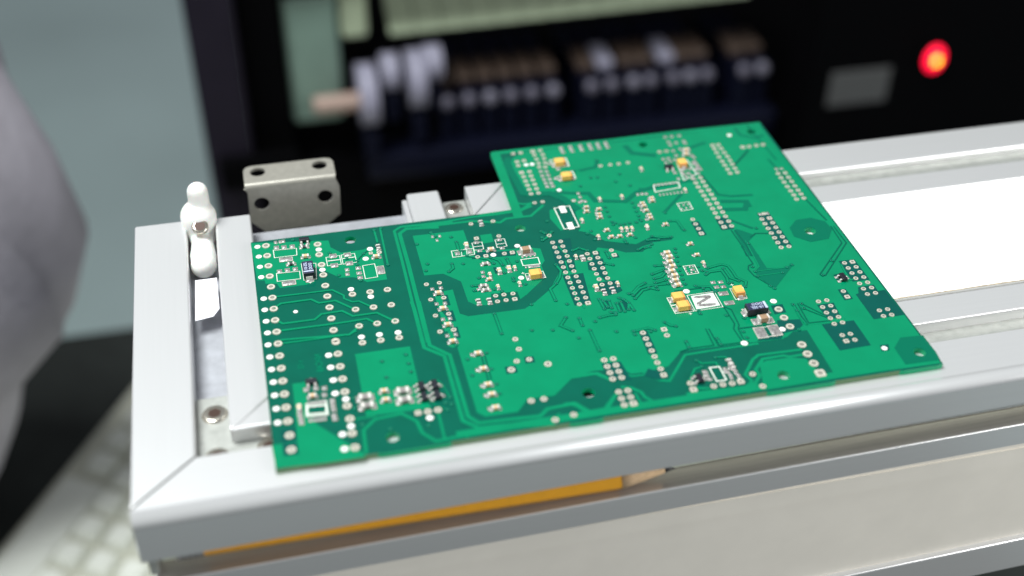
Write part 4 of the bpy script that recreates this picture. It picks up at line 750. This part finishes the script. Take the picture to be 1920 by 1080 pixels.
# ------------------------------------------------------------------ small things on and in the frame
pencil = tag(empty('pencil', (-2, -.3, -1.84)), 'orange hexagonal pencil pushed into the gap under the front bar, sharpened end to the right', 'pencil')
pencil.rotation_euler = (0, math.atan(.014), 0)
bm = bmesh.new(); r = .36; prism_pts = []
rings = []
for x in (0, 10.75): rings.append([bm.verts.new((x, r*math.cos(R(60*k)), r*math.sin(R(60*k)))) for k in range(6)])
for k in range(6): bm.faces.new([rings[0][k], rings[0][(k+1) % 6], rings[1][(k+1) % 6], rings[1][k]])
bm.faces.new(rings[0]); bm.faces.new(rings[1])
bmesh.ops.bevel(bm, geom=[e for e in bm.edges if abs(e.verts[0].co.x-e.verts[1].co.x) > 1], offset=.05, segments=2, affect='EDGES')
obj('barrel', bm, m_pencil, pencil)
bm = bmesh.new(); lathe(bm, [(.34, 10.74), (.27, 11.1), (.09, 12.0)], 20, 'x'); obj('wood_cone', bm, m_wood, pencil, True)
bm = bmesh.new(); lathe(bm, [(.092, 11.99), (.02, 12.3)], 12, 'x'); obj('lead', bm, m_lead, pencil, True)
bm = bmesh.new(); prof = []
for k in range(14): prof.append((.345+(.02 if k % 3 == 1 else 0), -.65+.66*k/13))
lathe(bm, prof, 20, 'x'); obj('ferrule', bm, m_ferrule, pencil)

bm = bmesh.new(); ps = [(-1.80, 6.78), (-1.28, 6.83), (-1.10, 7.15), (-1.12, 8.7), (-1.75, 8.7)]
vs = [bm.verts.new((p[0], p[1], -.50+(.04 if i in (1, 2) else 0))) for i, p in enumerate(ps)]; f = bm.faces.new(vs)
g = bmesh.ops.extrude_face_region(bm, geom=[f]); bmesh.ops.translate(bm, verts=[v for v in g['geom'] if isinstance(v, bmesh.types.BMVert)], vec=(0, 0, -.012))
tag(obj('paper_slip', bm, m_paper), 'small slip of white paper stuck in the slot below the white plastic pin', 'paper')
pin = tag(empty('locating_pin', (-1.5, 11.0, -.6)), 'white plastic locating pin standing up at the back end of the left slot', 'pin')
bm = bmesh.new()
def blob(cx, cy, cz, rx, ry, rz):
    M = Matrix.Translation((cx, cy, cz)) @ Matrix.Diagonal((rx, ry, rz, 1)); bmesh.ops.create_uvsphere(bm, u_segments=24, v_segments=16, radius=1, matrix=M)
blob(.09, .35, 1.47, .325, .325, .32); lathe(bm, [(.325, .5), (.325, 1.47)], 24, 'z', c=(.09, .35, 0))
blob(0, .25, .62, .56, .56, .56); lathe(bm, [(.50, -.2), (.55, .62)], 24, 'z', c=(0, .25, 0)); blob(.02, -1.15, .05, .405, .60, .40); lathe(bm, [(.40, -1.1), (.34, -.4), (.40, .1)], 24, 'y', c=(.02, 0, .02))
blob(.02, -1.5, .03, .40, .42, .385)
o = obj('pin_body', bm, m_nylon, pin, True)
md = o.modifiers.new('remesh', 'REMESH'); md.mode = 'VOXEL'; md.voxel_size = .035; md.use_smooth_shade = True
sm = o.modifiers.new('smooth', 'SMOOTH'); sm.iterations = 14; sm.factor = .6
bm = bmesh.new(); lathe(bm, [(.25, 0), (.25, .10), (.20, .13)], 24); s_ = obj('set_screw', bm, m_screw, pin, True, loc=(.03, -.32, .60)); s_.rotation_euler = (.5, 0, 0)
bm = bmesh.new(); lathe(bm, [(.17, .12), (.16, .136)], 20); obj('set_screw_socket', bm, m_socket, s_, loc=(0, 0, 0))

# folded steel bracket behind the frame
br = tag(empty('steel_bracket', (1.4, 12.5, -2)), 'folded nickel-plated steel bracket with four round holes behind the left end of the board', 'bracket')
def plate_holes(bm, outline_, hl, t):
    fill(bm, outline_, t/2, hl); fill(bm, outline_, -t/2, hl, flip=True); n_ = len(outline_)
    for i in range(n_):
        p, q = outline_[i], outline_[(i+1) % n_]; bm.faces.new([bm.verts.new((*p, -t/2)), bm.verts.new((*q, -t/2)), bm.verts.new((*q, t/2)), bm.verts.new((*p, t/2))])
    for x, y, r_ in hl:
        c = circ(x, y, r_, 24)
        for i in range(24): p, q = c[i], c[(i+1) % 24]; bm.faces.new([bm.verts.new((*p, t/2)), bm.verts.new((*q, t/2)), bm.verts.new((*q, -t/2)), bm.verts.new((*p, -t/2))])
bm = bmesh.new(); FLAT.add(id(bm))
plate_holes(bm, [(-1.46, 0), (1.46, 0), (1.46, .75), (1.38, .93), (1.2, 1.0), (-1.2, 1.0), (-1.38, .93), (-1.46, .75)], [(-1.0, .6, .25), (1.0, .6, .25)], .09)
fl = obj('top_flange', bm, m_nickel, br, loc=(.06, .10, 2.13)); 
bm = bmesh.new(); FLAT.add(id(bm))
plate_holes(bm, [(-1.5, 0), (-1.40, -.12), (-1.44, -1.25), (-1.0, -1.72), (1.05, -1.72), (1.5, -1.35), (1.54, -.3), (1.44, 0)], [(-1.0, -.62, .25), (1.05, -.62, .25)], .09)
vf = obj('upright_plate', bm, m_nickel, br, loc=(.06, 0, 2.03)); vf.rotation_euler = (PI/2, 0, 0)
bm = bmesh.new(); rr = .11; prev = None
for k in range(8):
    a = R(90*k/7); y_, z_ = .10-rr*math.sin(PI/2-a)-.04+.04, 2.03+.145*math.sin(a)
    cur = [bm.verts.new((-1.40, .10-.145*math.cos(a), 2.03+.145*math.sin(a))), bm.verts.new((1.50, .10-.145*math.cos(a), 2.03+.145*math.sin(a)))]
    if prev:
        f = bm.faces.new([prev[0], prev[1], cur[1], cur[0]]); f.smooth = True
    prev = cur
obj('fold', bm, m_nickel, br)
for x in (-.75, 1.05):
    bm = bmesh.new(); box(bm, x-.12, x+.12, -.05, .05, -2.5, .32, 0, .02, 1); obj('leg', bm, m_res, br)

# ------------------------------------------------------------------ surroundings, far out of focus
m_floor = mat('lab_floor', (0.56, 0.70, 0.69), .5, var=.10, scale=.02)
m_table = mat('dark_desk', (0.03, 0.034, 0.032), .6, spec=.12, var=.2, scale=.3)
m_mach = mat('machine_black', (0.0015, 0.0015, 0.002), .7, spec=.04)
m_post = mat('machine_post_paint', (0.018, 0.015, 0.025), .6, spec=.12, var=.1, scale=.3)
m_pale = mat('pale_green_tape', (0.44, 0.52, 0.36), .5, var=.12, scale=.6)
m_green = mat('pale_green_cover', (0.20, 0.30, 0.25), .5, var=.1, scale=.3)
m_knob = mat('feeder_knob_plastic', (0.16, 0.15, 0.20), .35)
m_reel = mat('reel_white', (0.36, 0.35, 0.45), .4, var=.1, scale=.8)
m_navy = mat('feeder_navy', (0.005, 0.006, 0.016), .4, spec=.12)
m_cover = mat('feeder_brown_cover', (0.07, 0.047, 0.036), .45, var=.3, scale=.6)
m_tanbar = mat('handle_tan', (0.42, 0.30, 0.25), .5)
m_key = mat('key_plastic', (0.88, 0.90, 0.82), .5)
m_kb = mat('keyboard_case', (0.60, 0.60, 0.50), .5, var=.05, scale=.3)
m_lab = mat('printed_label_grey', (0.085, 0.085, 0.085), .5)
m_coat = mat('coat_cloth', (0.58, 0.55, 0.62), .8, var=.12, scale=.25, bump=.05, bscale=1.2)
bm = bmesh.new(); box(bm, -500, 500, -200, 800, -101, -96); tag(obj('floor', bm, m_floor), kind='structure')
desk = empty('desk', (-5, 20, -96)); tag(desk, 'dark desk top under the pale keyboard, left of the frame', 'desk')
bm = bmesh.new(); box(bm, -75, 45, -50, 25.5, 63.1, 64.9, 0, .2, 2); obj('desk_top', bm, m_table, desk)
for x, y in ((-72, -46), (42, -46), (-72, 19), (42, 19)):
    bm = bmesh.new(); box(bm, x-2, x+2, y-2, y+2, 0, 63); obj('leg', bm, m_table, desk)
# keyboard
ux, uy = .509, .861; ang = math.atan2(uy, ux)
kb = empty('keyboard', (-15.95, 27.35, -31)); kb.rotation_euler = (0, 0, ang); tag(kb, 'pale beige computer keyboard lying below the left end of the frame', 'keyboard')
bm = bmesh.new(); box(bm, -12, 33, -15.5, 0, -.05, .62, 0, .3, 3); obj('case', bm, m_kb, kb)
bm = bmesh.new(); box(bm, -6.6, 5.3, -3.1, -.55, .60, .72, 0, .05, 2); obj('status_panel', bm, m_key, kb)
km = bmesh.new()
vs = box(km, -.83, .83, -.83, .83, .6, 1.25)
for v in vs[4:]: v.co.x *= .74; v.co.y *= .74
bmesh.ops.bevel(km, geom=km.edges[:], offset=.12, segments=2, affect='EDGES'); kme = mesh('key', km, m_key)
for r_ in range(5):
    for c_ in range(-3, 10): link('key', kme, kb, (2.2+c_*1.93+(.5 if r_ > 1 else 0)*0, -4.15-r_*1.93, 0))
for c_ in range(8): link('key', kme, kb, (6.65+c_*1.93, -2.15, 0))
# person in a grey work coat leaning over the desk
per = tag(empty('person', (-22, 32, -96)), 'person in a grey work coat leaning over the desk, seen as a sleeve', 'person')
sil = [(8, -13.5), (2, -12.0), (-4.7, -10.2), (-9, -8.9), (-13.5, -8.2), (-16.8, -9.4), (-20.6, -12.8), (-24, -13.8), (-27.3, -15.4), (-28.3, -16.5)]
bm = bmesh.new(); rings = []; n = 40
for z, xr in sil:
    xl = -34; cx = (xr+xl)/2; rx = (xr-xl)/2; ry = 7.5 if z > -25 else 6.5
    ring = []
    for k in range(n):
        a = 2*PI*k/n; fold = 1+.05*math.sin(6*a+z*.45)+.03*math.sin(11*a-z*.7)
        ring.append(bm.verts.new((cx+22+rx*math.copysign(abs(math.cos(a))**.8, math.cos(a))*(1 if math.cos(a) > .9 else fold), -1+ry*math.sin(a)*fold, z+96)))
    rings.append(ring)
for i in range(len(rings)-1):
    for k in range(n): bm.faces.new([rings[i][k], rings[i][(k+1) % n], rings[i+1][(k+1) % n], rings[i+1][k]])
bm.faces.new(rings[0]); bm.faces.new(rings[-1])
obj('work_coat', bm, m_coat, per, True)
# pick-and-place machine
mc = empty('placement_machine', (20, 60, -96)); tag(mc, 'black placement machine with a dark post and feeder bank behind the board', 'machine')
def mpart(name, x0, x1, y0, y1, z0, z1, m, bev=.1):
    bm = bmesh.new(); box(bm, x0-20, x1-20, y0-60, y1-60, z0+96, z1+96, 0, bev, 2); return obj(name, bm, m, mc)
mpart('lower_cabinet', 2.95, 95, 50, 100, -96, -23.2, m_mach)
mpart('inner_wall', 2.95, 95, 92, 95, -23.1, 25, m_mach)
mpart('right_panel', 37.5, 95, 46, 49.8, -95, 25, m_mach)
mpart('front_post', -2.9, .1, 49, 60, -95, 25, m_post, .3); mpart('post_return', .15, 2.9, 50.5, 60, -95, 25, m_mach, .2)
mpart('post_foot', -2.2, 3.0, 48.2, 49.0, -23.2, -20.8, m_mach, .2)
mpart('side_cover', 2.95, 6.4, 51, 53, -20.3, -11.2, m_green, .4); mpart('crossbeam', 2.95, 60, 50.4, 53, -10.9, -6, m_mach)
mpart('cream_block', 6.6, 8.3, 50.9, 53, -14.4, -11.0, m_pale, .3); mpart('gap_panel', 6.45, 9.3, 53.2, 54, -20, -11, m_mach)
mpart('feeder_ledge', 7.5, 37, 49.0, 52, -24.2, -22.3, m_navy, .3)
bm = bmesh.new(); lathe(bm, [(.55, 0), (.6, .3), (.6, 3.4), (.5, 3.7)], 20, 'x'); obj('handle', bm, m_tanbar, mc, True, loc=(4.3-20, -10.2, -18.3+96))
for k in range(14):                       # pale tape covers sloping back, one for each lane
    x = 9.75+k*1.78; bm = bmesh.new(); box(bm, -.86, .86, 0, 11, -.1, .1, 0, .05, 1)
    o = obj('tape_cover', bm, m_pale, mc, loc=(x+.86-20, -8.6, -14.6+96+.09*k*.3)); o.rotation_euler = (R(26), 0, 0)
# feeders in the bank
knobs = [m_knob, mat('knob_dim', (0.09, 0.085, 0.11), .4), mat('knob_pale', (0.22, 0.21, 0.27), .35)]
fg = 'tape feeders side by side in the machine'
ORD = ['first', 'second', 'third', 'fourth', 'fifth', 'sixth', 'seventh', None, 'eighth', 'ninth', None, 'tenth', 'eleventh', 'twelfth', 'last']
def feeder(x, z, bright, i):
    t = empty('tape_feeder', (x, 50, z)); tag(t, (ORD[i]+' brown-topped tape feeder to the right of the white reels') if not bright else ('pale-topped tape feeder, the left one of the two' if i == 7 else 'pale-topped tape feeder, the right one of the two'), 'feeder', fg if not bright else 'pale topped tape feeders in the machine')
    bm = bmesh.new(); box(bm, -.56, .56, .2, 9, -3.2, .3, 0, .1, 2); obj('body', bm, m_navy, t)
    bm = bmesh.new(); box(bm, -.6, .6, 1.8, 4.6, .25, 1.0, 0, .2, 2); obj('tape_cover', bm, m_cover if not bright else m_reel, t)
    bm = bmesh.new(); lathe(bm, [(.3, -.1), (.44, 0), (.46, .2), (.46, .5)], 24, 'y'); obj('end_cap', bm, knobs[(i*5+i*i) % 3], t, True)
xs = [(841,193),(880,193),(918,190),(955,185),(993,182),(1032,177),(1103,168),(1140,164),(1181,160),(1213,156),(1256,152),(1288,150),(1320,145),(1392,137),(1427,132)]
for i, (px_, py_) in enumerate(xs):
    x = 13.2+(px_-841)*(36.0-13.2)/(1432-841)*1.0; feeder(x, -19.35+.0*i, i in (7, 10), i)
# tape reels
def reel(x, y, z, r_, w_, lab):
    t = empty('tape_reel', (x, y, z)); tag(t, lab, 'tape reel')
    for s in (-1, 1):
        bm = bmesh.new(); lathe(bm, [(r_*.96, -.09), (r_, 0), (r_*.96, .09)], 32, 'x'); obj('flange', bm, m_reel, t, True, loc=(s*w_/2, 0, 0))
    bm = bmesh.new(); lathe(bm, [(r_*.97, -w_/2+.1), (r_*.97, w_/2-.1)], 32, 'x'); obj('wound_tape', bm, m_reel, t, True)
    bm = bmesh.new(); box(bm, -w_/2, w_/2, -r_*.8, r_*.8, -r_*1.02-2.0, -r_*1.02, 0, .1, 1); obj('foot', bm, m_navy, t)
reel(7.9, 50.6, -18.3, 2.1, 1.0, 'leftmost white tape reel, the tallest, at the end of the feeder bank')
reel(9.5, 50.8, -16.9, 1.25, .9, 'second white tape reel from the left with navy lower half')
reel(11.2, 50.8, -17.6, 2.0, .9, 'third white tape reel from the left, beside the dark gap')
reel(12.4, 50.9, -16.6, 1.2, .9, 'fourth white tape reel from the left, next to the row of grey caps')
# label and red lamp on the right panel
bm = bmesh.new(); vs = box(bm, 38.9, 43.3, 45.86, 45.98, -20.4, -17.8, 0, .05, 1); tag(obj('machine_label', bm, m_lab), 'small grey rectangular label on the black machine panel left of the red lamp', 'label')
led = tag(empty('indicator_lamp', (46.2, 45.6, -17.35)), 'glowing red indicator lamp with a yellow centre on the black machine', 'lamp')
bm = bmesh.new(); lathe(bm, [(1.0, .35), (1.0, .1), (.9, 0)], 32, 'y'); obj('bezel', bm, m_mach, led, True)
bm = bmesh.new(); bmesh.ops.create_uvsphere(bm, u_segments=24, v_segments=14, radius=1, matrix=Matrix.Diagonal((.72, .35, .95, 1))); obj('lens', bm, glow('red_lens_glow', (1, .004, .04), 2.2), led, True, loc=(0, 0, 0))
bm = bmesh.new(); bmesh.ops.create_uvsphere(bm, u_segments=20, v_segments=12, radius=1, matrix=Matrix.Diagonal((.25, .2, .32, 1))); obj('filament_glow', bm, glow('yellow_core_glow', (1, .45, .015), 5), led, True, loc=(0, -.28, 0))
